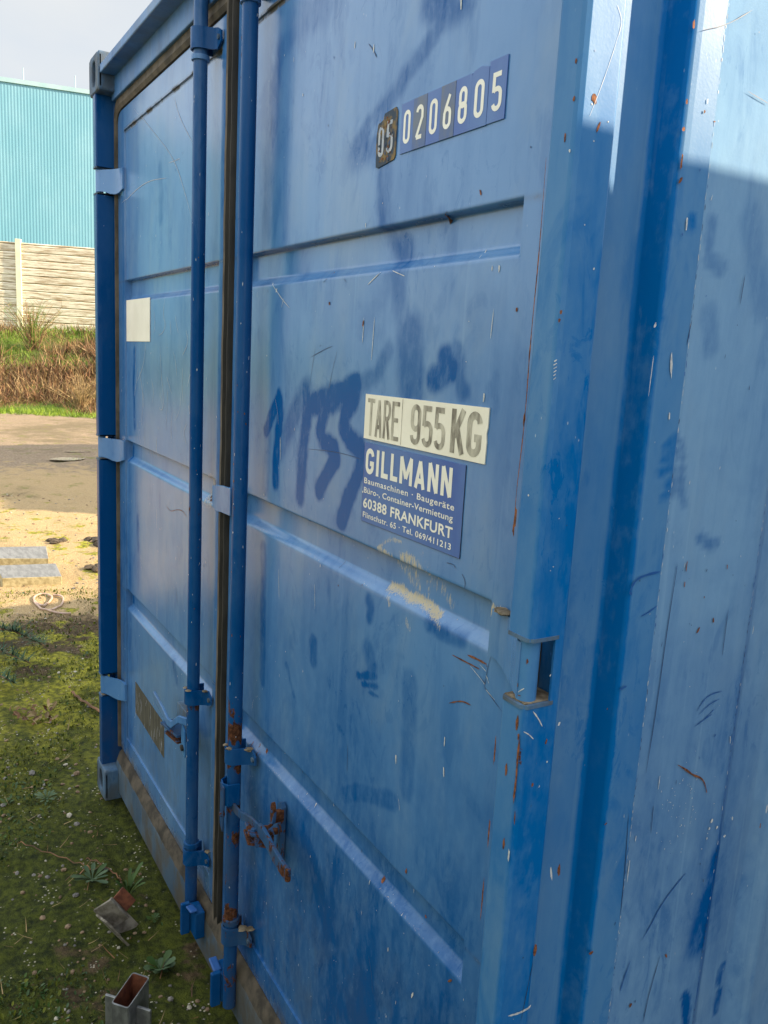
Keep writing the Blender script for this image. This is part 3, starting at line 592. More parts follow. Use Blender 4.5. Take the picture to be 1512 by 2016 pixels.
DR, depR = door_mesh('door', -1.7485, -.7005, -1.665, -.8000, .0034, .0042, (-1.700, -.8000), CB, 1)
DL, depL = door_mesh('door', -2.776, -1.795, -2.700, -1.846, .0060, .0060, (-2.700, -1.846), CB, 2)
tag(DR, 'near right-hand door with stickers, dark blue spray scrawl and a rusty lock handle')
tag(DL, 'far left-hand door with a blank cream sticker and a brown rectangular patch')

# --- stroke lettering -------------------------------------------------------
def arc(cx, cy, rx, ry, a0, a1, n=8):
    return [(cx+rx*math.cos(rad(a0+(a1-a0)*k/n)), cy+ry*math.sin(rad(a0+(a1-a0)*k/n))) for k in range(n+1)]
def glyph(c, t, rr):
    """strokes in a 1 x 1 cell (centre lines inset by half the pen); t = pen / width, rr = height / width"""
    a = t/2; b = 1-a; u = t/2/rr; v = 1-u; R = .5-a; Ry = R/rr
    top = arc(.5, v-Ry, R, Ry, 180, 0, 10); bot = arc(.5, u+Ry, R, Ry, 0, -180, 10)
    return {
     '0': [[(a, .5)]+top+bot+[(a, .5)]],
     '2': [arc(.5, v-Ry, R, Ry, 175, 0, 10)+[(b, .62), (a, u), (b, u)]],
     '5': [[(b, v), (a+.02, v), (a, .50), (a+.08, .555)]+arc(.5, .57-Ry, R, Ry, 100, 0, 8)+arc(.5, u+Ry, R, Ry, 0, -170, 10)],
     '6': [[(b-.1, v), (a+.16, .60), (a, .44), (a, u+Ry)], [(a, u+Ry)]+arc(.5, u+Ry, R, Ry, 180, 360, 10)+arc(.5, .56-Ry, R, Ry, 0, 180, 10)+[(a, u+Ry)]],
     '8': [[(a+.04, v-Ry)]+arc(.5, v-Ry, R-.04, Ry, 180, 0, 10)+[(b-.04, .62)]+arc(.5, .60, R-.04, Ry*.8, 0, -180, 8)+[(a+.04, v-Ry)],
           [(a, u+Ry)]+arc(.5, .53-Ry*.8, R, Ry*.8, 180, 0, 10)+bot+[(a, u+Ry)]],
     '9': [arc(.5, v-Ry, R, Ry, 0, 180, 10)+arc(.5, .50+Ry*.3, R, Ry, 180, 360, 8)+[(b, v-Ry)], [(b, .66), (b, u+Ry)]+bot],
     'T': [[(0, v), (1, v)], [(.5, v), (.5, 0)]],
     'A': [[(a, 0), (.5, v+u*.6), (b, 0)], [(.22, .27), (.78, .27)]],
     'R': [[(a, 0), (a, 1)], [(a, v), (.5, v)]+arc(.55, v-.21, b-.55, .21, 90, -90, 8)+[(a, v-.42)], [(.5, v-.42), (b, 0)]],
     'E': [[(b+a, v), (a, v), (a, u), (b+a, u)], [(a, .53), (b, .53)]],
     'K': [[(a, 0), (a, 1)], [(a+.08, .38), (b, 1)], [(.42, .60), (b+.02, 0)]],
     'G': [arc(.5, v-Ry, R, Ry, 5, 180, 10)+arc(.5, u+Ry, R, Ry, 180, 345, 10)+[(b, .42), (.52, .42)]],
     'I': [[(.5, 0), (.5, 1)]],
     'L': [[(a, 1), (a, u), (1, u)]],
     'M': [[(a*.8, 0), (a*.8, 1-u*.2), (.5, .22), (1-a*.8, 1-u*.2), (1-a*.8, 0)]],
     'N': [[(a, 0), (a, 1-u*.1), (b, u*.1), (b, 1)]],
    }[c]
def pen(pts, hw):
    """mitred ribbon of constant width"""
    P = []
    for p in pts:
        if not P or np.hypot(P[-1][0]-p[0], P[-1][1]-p[1]) > 1e-5: P.append(p)
    P = [np.array(p, float) for p in P]; n = len(P); closed = np.linalg.norm(P[0]-P[-1]) < 1e-5 and n > 3
    L = []; Rr = []
    for i in range(n):
        if closed: a = P[(i-1) % (n-1)] if i > 0 else P[n-2]; b = P[(i+1)] if i < n-1 else P[1]
        else: a = P[i-1] if i > 0 else None; b = P[i+1] if i < n-1 else None
        t1 = None if a is None else (P[i]-a)/np.linalg.norm(P[i]-a); t2 = None if b is None else (b-P[i])/np.linalg.norm(b-P[i])
        if t1 is None: t1 = t2
        if t2 is None: t2 = t1
        n1 = np.array([-t1[1], t1[0]]); n2 = np.array([-t2[1], t2[0]]); mm = n1+n2; mm = mm/(np.linalg.norm(mm)+1e-9)
        k = hw/max(.72, mm@n1)
        L.append(P[i]+mm*k); Rr.append(P[i]-mm*k)
    return L, Rr
def split_sharp(pts, hw):
    out = [[pts[0]]]
    for i in range(1, len(pts)):
        out[-1].append(pts[i])
        if i < len(pts)-1:
            a = np.array(pts[i])-np.array(pts[i-1]); b = np.array(pts[i+1])-np.array(pts[i]); la, lb = np.linalg.norm(a), np.linalg.norm(b)
            if la < 1e-7 or lb < 1e-7: continue
            c = a@b/la/lb
            if c < .45:
                e = hw if c > -.4 else 0
                out[-1][-1] = tuple(np.array(pts[i])+a/la*e)
                out.append([tuple(np.array(pts[i])-b/lb*e*0)])
    return [o for o in out if len(o) > 1]
def write(mb, s, x0, z0, cw, ch, gap, t, key, surf, lift, widths=None, skip=None):
    """stroke-letter a word; each pen stroke a few hundredths of a mm above the last"""
    x = x0
    for i, c in enumerate(s):
        wd = cw*(widths.get(c, 1) if widths else 1)
        if c != ' ':
            tt = t*cw/wd
            for j, g in enumerate(glyph(c, min(tt, .999), ch/wd)):
                if len(g) < 2: continue
                pts = [(x+p[0]*wd, z0+p[1]*ch) for p in g]
                for q, piece in enumerate(split_sharp(pts, t*cw/2)):
                    L, Rr = pen(piece, t*cw/2); n = len(L)
                    vs = [(p[0], surf(p[0], p[1])-lift-.00003*j-.00001*q, p[1]) for p in L+Rr]
                    mb.add(vs, [(k, k+1, n+k+1, n+k) for k in range(n-1)], key)
        x += wd+gap
    return x
def text_into(mb, s, x0, x1, z0, z1, key, surf, lift, bold=.02, spacing=1.0):
    """set type in the built-in face, fitted to a box: z0..z1 is baseline to cap height"""
    cu = bpy.data.curves.new('t', 'FONT'); cu.body = s; cu.offset = bold; cu.size = 1; cu.space_character = spacing; cu.resolution_u = 3
    to = bpy.data.objects.new('t', cu); COL.objects.link(to)
    dg = bpy.context.evaluated_depsgraph_get(); me = bpy.data.meshes.new_from_object(to.evaluated_get(dg))
    vs = [v.co.copy() for v in me.vertices]; xs = [v.x for v in vs]
    cap = .729
    a, b = min(xs), max(xs)
    P = [(x0+(v.x-a)/(b-a)*(x1-x0), z0+v.y/cap*(z1-z0)) for v in vs]
    mb.add([(p[0], surf(*p)-lift, p[1]) for p in P], [tuple(p.vertices) for p in me.polygons], key)
    bpy.data.objects.remove(to); bpy.data.curves.remove(cu); bpy.data.meshes.remove(me)
sR = lambda x, z: .0045
def plate_poly(mb, pts, y, key, th=.0006):
    mb.prism(pts, y-th, y+.001, key, 'y')
# tare plate
mb = MB(); pl = .0040
pts = [(-1.1575, 1.4722), (-.8392, 1.4722), (-.8385, 1.500), (-.8400, 1.512), (-.8380, 1.520), (-.8378, 1.5452), (-1.1572, 1.5430)]
plate_poly(mb, pts, .0030, 'tare')
tl = lambda x, z: .0030
cw = .0255
write(mb, 'TARE', -1.1480, 1.4780, .0215, .0590, .0032, .30, 'tareink', tl, .0010)
write(mb, '955', -1.0200, 1.4785, .0265, .0590, .0045, .30, 'tareink', tl, .0010)
write(mb, 'KG', -.9180, 1.4785, .0320, .0600, .0045, .32, 'tareink', tl, .0010)
mb.bb(-1.0450, -1.0446, .0017, .0021, 1.474, 1.542, 'tareink')
o = mb.build('tare_sticker', DR); tag(o, 'cream tare weight sticker with worn dark capitals')
# company sticker
mb = MB(); X0, X1, Z0, Z1 = -1.1530, -.8795, 1.3370, 1.4655
plate_poly(mb, [(X0, Z0), (X1, Z0), (X1, Z1), (X0, Z1)], .0031, 'vinyl', .0003)
sl = lambda x, z: .0031; H = Z1-Z0; W = X1-X0
def zz(f): return Z1-f*H
wd = {'I': .36, 'L': .80, 'M': 1.28, 'A': 1.08}
gw = .0262
write(mb, 'GILLMANN', X0+.006, zz(.385), gw, .325*H, .0068, .30, 'letter', sl, .0006, wd)
text_into(mb, 'Baumaschinen · Baugeräte', X0+.004, X0+.93*W, zz(.510), zz(.435), 'letter', sl, .0006, .012, 1.12)
text_into(mb, ',Büro-, Container-Vermietung', X0-.001, X0+.925*W, zz(.632), zz(.557), 'letter', sl, .0006, .012, 1.05)
text_into(mb, '60388 FRANKFURT', X0+.004, X0+.93*W, zz(.818), zz(.692), 'letter', sl, .0006, .022, 1.06)
text_into(mb, 'Flinschstr. 65 · Tel. 069/411213', X0+.005, X0+.925*W, zz(.945), zz(.872), 'letter', sl, .0006, .012, 1.08)
mb.bb(X0-.0006, X0, .0028, .0040, Z0, Z1, 'darks'); mb.bb(X1, X1+.0006, .0028, .0040, Z0, Z1, 'darks'); mb.bb(X0, X1, .0028, .0040, Z0-.0006, Z0, 'darks')
o = mb.build('company_sticker', DR); tag(o, 'blue company sticker with off-white lettering')
# container number tiles
mb = MB(); T = D['TILES']
for i, c in enumerate('0206805'):
    a, b = T[i], T[i+1]; dz = .0012*i/6+(.004 if i == 6 else 0); zb = 1.8945+(0 if i < 6 else .0005)
    zt = 1.9625+dz; y = .0033-(i % 2)*.0003
    if i == 5: pts = [(a+.0003, zb), (b-.0003, zb), (b-.0003, zt-.001), ((a+b)/2+.001, zt+.0035), (a+.004, zt+.001), (a+.0003, zt-.003)]
    else: pts = [(a+.0003, zb), (b-.0003, zb), (b-.0003, zt), (a+.0003, zt)]
    plate_poly(mb, pts, y, 'vinyl_dirty' if i in (1, 3) else 'vinyl', .0003)
    wdt = (b-a); g = wdt*.56
    write(mb, c, a+(wdt-g)*.52, zb+.0118, g, .0455, 0, .30, 'letter', (lambda yy: (lambda x, z: yy))(y), .0006)
pts = [(-1.1620, 1.8870), (-1.1560, 1.8850), (-1.1095, 1.8905), (-1.1060, 1.8960), (-1.1050, 1.9560), (-1.1100, 1.9630), (-1.1420, 1.9600), (-1.1450, 1.9520), (-1.1600, 1.9480), (-1.1640, 1.9300)]
plate_poly(mb, pts, .0032, 'decay', .0004)
write(mb, '0', -1.1570, 1.9000, .0165, .0440, 0, .34, 'pale', lambda x, z: .0032, .0008)
write(mb, '5', -1.1330, 1.9020, .0185, .0455, 0, .32, 'pale', lambda x, z: .0032, .0008)
for k in range(34):
    x = random.uniform(-1.155, -1.112); z = random.uniform(1.893, 1.955)
    pp = chip_poly(x, z, random.uniform(.002, .007), random.uniform(.002, .008), 0)
    mb.add([(p[0], .0032-.0013-.00003*(k % 5), p[1]) for p in pp], [tuple(range(len(pp)))], random.choice(['rust', 'decay', 'rust', 'darks']))
o = mb.build('number_sticker', DR); tag(o, 'row of dark blue number tiles, the first two peeled and rusty')
# left door: blank cream square, brown patch
mb = MB(); plate_poly(mb, [(-2.690, 1.6105), (-2.424, 1.6125), (-2.424, 1.7360), (-2.690, 1.7360)], .0030, 'tare', .0004)
o = mb.build('blank_sticker', DL); tag(o, 'blank cream sticker')
M['brown'] = simple('dirty_brown_adhesive', (.035, .033, .022), (.085, .078, .055), 22, .75, (4, 1, .5), .2, .001)
mb = MB(); plate_poly(mb, [(-2.594, .402), (-2.266, .392), (-2.266, .502), (-2.594, .510)], .0034, 'brown', .0004)
ch = [(random.uniform(-2.59, -2.27), random.uniform(.40, .50), .0025, random.uniform(.01, .06), random.uniform(-.2, .2), 'p') for k in range(26)]
add_marks(mb, ch, [], lambda x, z, l: (x, .0030-l-.0003, min(z, .5)))
o = mb.build('glue_patch', DL); tag(o, 'brown rectangular patch of old adhesive')

# --- rubber seals -----------------------------------------------------------
def seal_strip(name, x0, x1, z0, z1, y, parent, label=None):
    mb = MB(); n = 60
    prof = [(x0, .02), (x0, y+.004), (x0+.004, y), ((x0+x1)/2-.003, y-.001), ((x0+x1)/2, y+.006), ((x0+x1)/2+.004, y+.005), (x1-.003, y+.001), (x1, y+.006), (x1, .02)]
    vs = []; 
    for k in range(n+1):
        z = z0+(z1-z0)*k/n; j = .0012*math.sin(k*1.7)+.0008*math.sin(k*.61)
        vs += [(p[0]+j*(1 if 0 < i < len(prof)-1 else 0), p[1], z) for i, p in enumerate(prof)]
    m_ = len(prof); fs = []
    o = mb.add(vs, [], 'rubber')
    for k in range(n):
        for i in range(m_-1):
            fs.append(((k*m_+i, k*m_+i+1, (k+1)*m_+i+1, (k+1)*m_+i), 'rubber_tan' if i in (1, 2) else 'rubber'))
    for f, key in fs: mb.f.append(f); mb.mi.append(mb.mat(key))
    ob = mb.build(name, parent, smooth=True)
    if label: tag(ob, label)
    return ob
seal_strip('door_seal', -1.7925, -1.7510, .155, 2.345, -.012, DR, 'black rubber seal between the two doors')
# perimeter gasket with a rounded corner, widest along the top
def gasket(parent, x0, x1, mirror):
    mb = MB(); path = []
    inner = []
    za, zb = .200, 2.298
    r = .035
    xa = x0
    # centre-line from bottom, up, round corner, along the top
    pts = [(xa, z, .006) for z in np.linspace(za, zb-r, 40)]
    s = 1 if x1 > x0 else -1
    pts += [(xa+s*r*(1-math.cos(rad(a))), zb-r+r*math.sin(rad(a)), .006+.016*a/90) for a in (15, 30, 45, 60, 75, 90)]
    pts += [(x, zb+.004, .022) for x in np.linspace(xa+s*r, x1, 40)[1:]]
    vs = []
    P = [np.array(p[:2]) for p in pts]; n = len(P)
    for i in range(n):
        t = P[min(i+1, n-1)]-P[max(i-1, 0)]; t /= np.linalg.norm(t); nn = np.array([-t[1], t[0]])*s
        wv = pts[i][2]; c = P[i]+nn*(wv*.95)
        for q, y in ((-1, .012), (-1, -.004), (-.55, -.010), (.0, -.007), (.55, -.010), (1, -.004), (1, .012)):
            p = c+nn*q*wv; vs.append((p[0], y, p[1]))
    m_ = 7
    mb.add(vs, [(k*m_+i, k*m_+i+1, (k+1)*m_+i+1, (k+1)*m_+i) for k in range(n-1) for i in range(m_-1)], 'rubber_tan')
    return mb.build('door_gasket', parent, smooth=True)
gasket(DL, -2.776, -1.79, False); gasket(DR, -.700, -1.75, True)

# --- frame: header, sill, posts, castings, walls, roof ----------------------
mb = MB()
mb.bb(-2.78, -.70, -.018, .03, 2.331, 2.40, 'frame')
mb.bb(-2.735, -.75, -.0620, .06, 2.392, 2.4165, 'frame')
HD = mb.build('header', CB, bevel=.003)
mb = MB(); n = 120
prof = [(.045, .194), (-.001, .196), (-.010, .188), (-.0195, .160), (-.0215, .152), (-.0215, .054), (-.012, .046), (.045, .046)]
vs = []
for k in range(n+1):
    x = -2.76+2.05*k/n
    vs += [(x, p[0], p[1]+(.002*math.sin(k*.9)+.0015*math.sin(k*2.3))*(1 if i in (1, 2, 3) else 0)) for i, p in enumerate(prof)]
m_ = len(prof)
mb.add(vs, [(k*m_+i, k*m_+i+1, (k+1)*m_+i+1, (k+1)*m_+i) for k in range(n) for i in range(m_-1)], 'sill')
for i in (0, 1): mb.f = mb.f
mb.mat('silldirt')
for q in range(len(mb.f)):
    i = q % (m_-1)
    if i in (0, 1, 2): mb.mi[q] = mb.mat('silldirt')
mb.build('sill', CB, smooth=True)

FULL = [(XPI, .030), (XPI, -.0585), (XPI+.0018, -.0618), (XPI+.005, -.0630), (XPO-.007, -.0630), (XPO-.0022, -.0612), (XPO, -.0560), (XPO, -.0130), (XPO-.0008, -.0112), (XPO-.004, -.0100), (-.6940, -.0085), (-.6960, -.0040), (-.6960, .0820), (-.6945, .0865), (-.6915, .0890),
        (-.6665, .0965), (-.6630, .0990), (-.6612, .1040), (XW-.0004, .1120), (XW+.0010, .1460)]
CUT = [(XPO-.0030, -.0125), (XPO-.0030, -.0250), (XPO, -.0250)]+FULL[7:]
def post(mirror):
    mb = MB(); segs = []; z = ZC+.11
    for hz in HINGE_Z: segs.append((z, hz-HH, FULL)); segs.append((hz-HH, hz+HH, CUT)); z = hz+HH
    segs.append((z, TOP-.105, FULL))
    fx = (lambda x: MIR-x) if mirror else (lambda x: x)
    fresh_shade = []; rust = []; grime_shade = []
    for z0, z1, prof in segs:
        # refine the profile so paint patterns have vertices to live on
        P = []
        for a, b in zip(prof[:-1], prof[1:]):
            L = math.hypot(b[0]-a[0], b[1]-a[1]); m0 = max(1, int(L/.006))
            ts = [k/m0 for k in range(m0)]
            if L > .005: ts = sorted(set(ts+[.0005/L, 1-.0005/L]))
            P += [(a[0]+(b[0]-a[0])*t, a[1]+(b[1]-a[1])*t) for t in ts]
        P.append(prof[-1]); m_ = len(P); n = max(2, int((z1-z0)/.006))
        vs = [(fx(p[0]), p[1], z0+(z1-z0)*k/n) for k in range(n+1) for p in P]
        mb.add(vs, [(k*m_+i, k*m_+i+1, (k+1)*m_+i+1, (k+1)*m_+i) for k in range(n) for i in range(m_-1)], 'dark' if mirror else 'post')  # left post takes the deep blue, its shade painted into the colour
        px = np.array([v[0] for v in vs]); py = np.array([v[1] for v in vs]); pz = np.array([v[2] for v in vs])
        xx = px if not mirror else MIR-px
        onfold = np.exp(-((xx-XPO)**2+(py+.062)**2)/(.006**2)); edge = np.exp(-((xx-XPI)**2+(py+.062)**2)/(.0030**2))
        nn = vnoise(pz*1.0, py*3, 14, 31)
        rust += list(.60*edge*sstep(1.95, 1.8, pz)*(.45+.7*nn)+.75*onfold*sstep(1.25, 1.15, pz)*np.clip(nn+.1, 0, 1)+.25*onfold)
        # front strip is chalkier high up, saturated low down
        strip = (xx < XPO-.004) & (py < -.05)
        f = np.where(strip, -.30+.10*vnoise(xx, pz, 6, 3), .15*vnoise(py, pz, 5, 5))
        f = f+.42*sstep(2.0, 1.3, pz)*(xx < -.645)
        f = np.where((xx < -.69) & (py > -.006), -.22, f)
        f = np.where((py > .084) & (py < .1), .55, f)  # sloping face beside the valley set to the deeper blue
        f = np.where(py > .1, -.32, f)
        sm = stroke_mask(py, pz, D['SIDE_STROKES']) if not mirror else 0
        fresh_shade += list(np.maximum(f, sm*(py > .1)))
        grime_shade += list(.25*sstep(.5, .2, pz)+0*pz)
    mb.attrs = {'fresh_shade': fresh_shade, 'rust': rust, 'grime_shade': grime_shade}
    nv = len(mb.v)
    # plates closing the post above and below each hinge opening
    secq = [(XPI, .004), (XPI, -.060), (XPI+.004, -.0645), (XPO-.006, -.0645), (XPO+.001, -.0580), (XPO+.001, -.0245), (XPO-.002, -.0110)]
    for hz in HINGE_Z:
        for z0, z1 in ((hz-HH-.004, hz-HH+.0005), (hz+HH-.0005, hz+HH+.004)):
            mb.prism([(fx(p[0]), p[1]) for p in secq], z0, z1, 'cast', 'z')
    if not mirror:
        add_marks(mb, D['POST_CHIPS'], [(D['POST_RUSTLINE'], .0016, 'r')], lambda x, z, l: (x, -.0630-l, z))
        add_marks(mb, D['PSIDE_CHIPS'], D['PSIDE_SCR'], lambda y, z, l: (XPO+l, y, z))
        # dull line of weld along the rear edge
        c = [(random.uniform(-.004, .0), 0, 0) for _ in range(0)]
        for k in range(26):
            y = random.uniform(-.050, -.018); z = random.uniform(.6, 2.1)
            mb_c = [(y, z, random.uniform(.0008, .0025), random.uniform(.001, .004), random.uniform(-.5, .5), random.choice('wpdb'))]
            add_marks(mb, mb_c, [], lambda y, z, l: (XPO+l, y, z))
    ex = len(mb.v)-nv
    for k in mb.attrs: mb.attrs[k] = list(mb.attrs[k])+[0]*ex
    return mb.build('corner_post', CB, smooth=True, angle=40)
PR = post(False); PL = post(True)

def side_wall(mirror):
    """corrugated side sheet, welded to the post flange"""
    mb = MB(); fx = (lambda x: MIR-x) if mirror else (lambda x: x)
    prof = [(XW-.0006, .1455), (XW-.0006, .338)]
    y = .338
    while y < 5.7:
        prof += [(XW-.022, y+.040), (XW-.022, y+.105), (XW-.0006, y+.145), (XW-.0006, y+.235)]; y += .235
    prof = [p for p in prof if p[1] < 5.8]+[(XW, 5.85)]
    P = []
    for a, b in zip(prof[:-1], prof[1:]):
        L = math.hypot(b[0]-a[0], b[1]-a[1]); dens = .005 if (b[1] < .72 and not mirror) else .2; m0 = max(1, int(L/dens))
        ts = [k/m0 for k in range(m0)]
        if L > .02: ts = sorted(set(ts+[.003/L, 1-.003/L]))
        P += [(a[0]+(b[0]-a[0])*t, a[1]+(b[1]-a[1])*t) for t in ts]
    P.append(prof[-1]); m_ = len(P); z0, z1 = .09, TOP-.07; n = 340 if not mirror else 4
    vs = [(fx(p[0]), p[1], z0+(z1-z0)*k/n) for k in range(n+1) for p in P]
    fs = [(k*m_+i, k*m_+i+1, (k+1)*m_+i+1, (k+1)*m_+i) for k in range(n) for i in range(m_-1)]
    V = np.array(vs)
    if not mirror:
        V[:, 0] += .0010*vnoise(V[:, 1], V[:, 2], 4, 9, 3)*(V[:, 1] > .16)
        fr = stroke_mask(V[:, 1], V[:, 2], D['SIDE_STROKES'])+.35*sstep(1.45, .8, V[:, 2])*(.5+.5*vnoise(V[:, 1]*2, V[:, 2]*.3, 9, 14))+.30*np.exp(-((V[:, 1]-.350)/.018)**2)*sstep(1.6, 1.2, V[:, 2])
        mb.attrs = {'fresh_shade': fr}
    mb.add(V.tolist(), fs, 'side')
    nv = len(mb.v)
    if not mirror:
        def surf(y, z, l): return (XW+l+.0010, y, z)
        ch = list(D['SIDE_CHIPS'])
        for k in range(70):
            y = random.uniform(.105, .33)
            ch.append((y, random.uniform(.5, 2.1), random.uniform(.0007, .0018), random.choice([random.uniform(.001, .003), random.uniform(.002, .009)]), random.uniform(-.3, .3), random.choice('wwpddb')))
        for k in range(60):
            ch.append((random.gauss(.245, .022), random.gauss(1.03, .035), random.uniform(.0008, .002), random.uniform(.0008, .003), 0, 'w'))
        add_marks(mb, ch, D['SIDE_SCR'], surf)
        for zz_ in np.arange(.6, 2.3, .011):     # weld beads / old sealant along the joint
            if random.random() < .8: add_marks(mb, [(.1465+random.uniform(-.0006, .0006), zz_, random.uniform(.0006, .0016), random.uniform(.004, .010), random.uniform(-.1, .1), random.choice('pdbpw'))], [], surf)
            if random.random() < .8: add_marks(mb, [(.3360+random.uniform(-.0008, .0008), zz_, random.uniform(.0006, .0018), random.uniform(.004, .010), random.uniform(-.1, .1), random.choice('dbdp'))], [], surf)
        mb.attrs['fresh_shade'] = np.concatenate([mb.attrs['fresh_shade'], np.zeros(len(mb.v)-nv)])
    return mb.build('side_wall', CB, smooth=True, angle=30)
side_wall(False); side_wall(True)
mb = MB(); mb.bb(MIR-XW+.004, XW-.004, .012, 5.87, 2.4175, 2.436, 'frame'); mb.build('roof', CB, bevel=.004)
mb = MB()
for k in range(12): mb.bb(MIR-XW+.03+k*.18, MIR-XW+.03+k*.18+.11, 5.84, 5.86, .14, 2.40, 'side')
mb.bb(MIR-XW+.01, XW-.01, 5.862, 5.874, .12, 2.41, 'side'); mb.build('rear_wall', CB, bevel=.004)
mb = MB(); mb.bb(MIR-XW+.02, XW-.02, .046, 5.85, .10, .135, 'sill'); mb.bb(MIR-XW+.003, MIR-XW+.06, .08, 5.74, .045, .125, 'sill'); mb.bb(XW-.06, XW-.003, .08, 5.74, .045, .125, 'sill'); mb.build('floor_frame', CB, bevel=.003)

def casting(x0, x1, y0, y1, z0, z1, front, outer):
    """cast corner block with an oval hand hole in its front and outer face"""
    mb = MB(); t = .013
    hx = (x0+x1)/2; hz = (z0+z1)/2
    # front plate as a ring: outer rectangle - oval hole
    def ring(cx, cz, hw, hh, ow, oh, mapf, key, th):
        n = 24; out_ = []; inn = []
        for k in range(n):
            a = 2*math.pi*(k+.5)/n; c, s = math.cos(a), math.sin(a)
            q = min(hw/max(abs(c), 1e-6), hh/max(abs(s), 1e-6)); out_.append((cx+c*q, cz+s*q))
            inn.append((cx+ow*math.copysign(abs(c)**.7, c), cz+oh*math.copysign(abs(s)**.7, s)))
        vs = [mapf(p, 0) for p in out_]+[mapf(p, 0) for p in inn]+[mapf(p, th) for p in inn]+[mapf(p, th) for p in out_]
        fs = []
        for k in range(n):
            k2 = (k+1) % n
            fs += [(k, k2, n+k2, n+k), (n+k, n+k2, 2*n+k2, 2*n+k), (2*n+k, 2*n+k2, 3*n+k2, 3*n+k), (3*n+k, 3*n+k2, k2, k)]
        mb.add(vs, fs, key)
    sy = 1 if y1 > y0 else -1
    ring(hx, hz, (x1-x0)/2, (z1-z0)/2, .024, .036, lambda p, d: (p[0], y0+sy*d, p[1]), 'cast', t)
    xo, sx = (x0, 1) if outer < 0 else (x1, -1)
    ymid = (y0+y1)/2
    ring(ymid, hz, abs(y1-y0)/2, (z1-z0)/2, .024, .036, lambda p, d: (xo+sx*d+sx*.0005, p[0], p[1]), 'cast', t)
    xi = x1 if outer < 0 else x0
    mb.bb(min(xi, xi-sx*t), max(xi, xi-sx*t), min(y0, y1)+.001, max(y0, y1)-.001, z0+.001, z1-.001, 'cast')
    mb.bb(x0+.001, x1-.001, min(y0, y1)+.002, max(y0, y1)-.002, z0-.0005, z0+t, 'cast'); mb.bb(x0+.001, x1-.001, min(y0, y1)+.002, max(y0, y1)-.002, z1-t, z1+.0005, 'cast')
    mb.bb(x0+.002, x1-.002, y1-sy*.014 if sy > 0 else y1, y1 if sy > 0 else y1+.014, z0+.002, z1-.002, 'cast')
    return mb.build('corner_casting', CB, bevel=.004)
for zr in ((ZC, ZC+.113), (TOP-.108, TOP)):
    casting(-2.862, -2.738, -.0665, .10, zr[0], zr[1], -1, -1)
    casting(-.724, -.598, -.0665, .10, zr[0], zr[1], -1, 1)
    casting(-2.890, -2.77, 5.90, 5.75, zr[0], zr[1], 1, -1)
    casting(-.724, -.600, 5.90, 5.75, zr[0], zr[1], 1, 1)

# --- hinges (strap on the door, knuckle in the post opening) ----------------
def hinge(mirror, parent, hz):
    mb = MB(); fx = (lambda x: MIR-x) if mirror else (lambda x: x)
    pc = (-.6685, -.0475); r = .0118; zb, zt = hz-HH+.0005, hz+HH-.001
    mb.tube([(fx(pc[0]), pc[1], zb), (fx(pc[0]), pc[1], zb+.02), (fx(pc[0]), pc[1], hz), (fx(pc[0]), pc[1], zt-.004), (fx(pc[0]), pc[1], zt)], r, 'post', 24)
    # strap: outline in x-z on the leaf, swept from the leaf over to the knuckle; lower edge dips towards the knuckle
    cols = [(-.7890, -.0052, -.0005, hz-.0305, hz+.031), (-.7720, -.0058, -.0010, hz-.0335, hz+.0315), (-.7560, -.0085, -.0040, hz-.0385, hz+.032), (-.7400, -.0150, -.0105, hz-.0420, hz+.032), (-.7220, -.0260, -.0215, hz-.0400, hz+.032), (-.7060, -.0380, -.0335, hz-.0340, hz+.032), (-.6900, -.0490, -.0440, hz-.0315, hz+.032), (-.6790, -.0560, -.0500, hz-.0310, hz+.032), (-.6700, -.0590, -.0520, hz-.0315, hz+.032)]
    vs = []
    for x, yf, yb, z0, z1 in cols: vs += [(fx(x), yf-.0012, z0), (fx(x), yf-.0012, z1), (fx(x), yb+.001, z1), (fx(x), yb+.001, z0)]
    fs = []; n = len(cols)
    for k in range(n-1):
        o = k*4
        fs += [(o, o+1, o+5, o+4), (o+1, o+2, o+6, o+5), (o+2, o+3, o+7, o+6), (o+3, o, o+4, o+7)]
    fs += [(0, 1, 2, 3), (n*4-1, n*4-2, n*4-3, n*4-4)]
    mb.add(vs, fs, 'door')
    if hz == 1.2625 and not mirror:
        add_marks(mb, [(-.6690+dx, z, a, b, 0, 'r') for dx, z, a, b in [(-.009, 1.2560, .003, .004), (-.001, 1.2440, .003, .006), (.0085, 1.275, .002, .008), (-.002, 1.2985, .016, .003), (.003, 1.233, .005, .002)]], [([(-.668, 1.236), (-.664, 1.240), (-.661, 1.243)], .0012, 'w')], lambda x, z, l: (x, -.0475-math.sqrt(max(1e-8, r*r-(x+.6685)**2))-l-.0003, z))
    # dirt lying on the strap's upper edge
    xx = sorted([fx(-.690), fx(-.655)]); mb.bb(xx[0], xx[1], -.0600, -.0130, zb+.0002, zb+.0016, 'mud')
    return mb.build('hinge', parent, smooth=True, angle=40)
for hz in HINGE_Z: hinge(False, DR, hz); hinge(True, DL, hz)

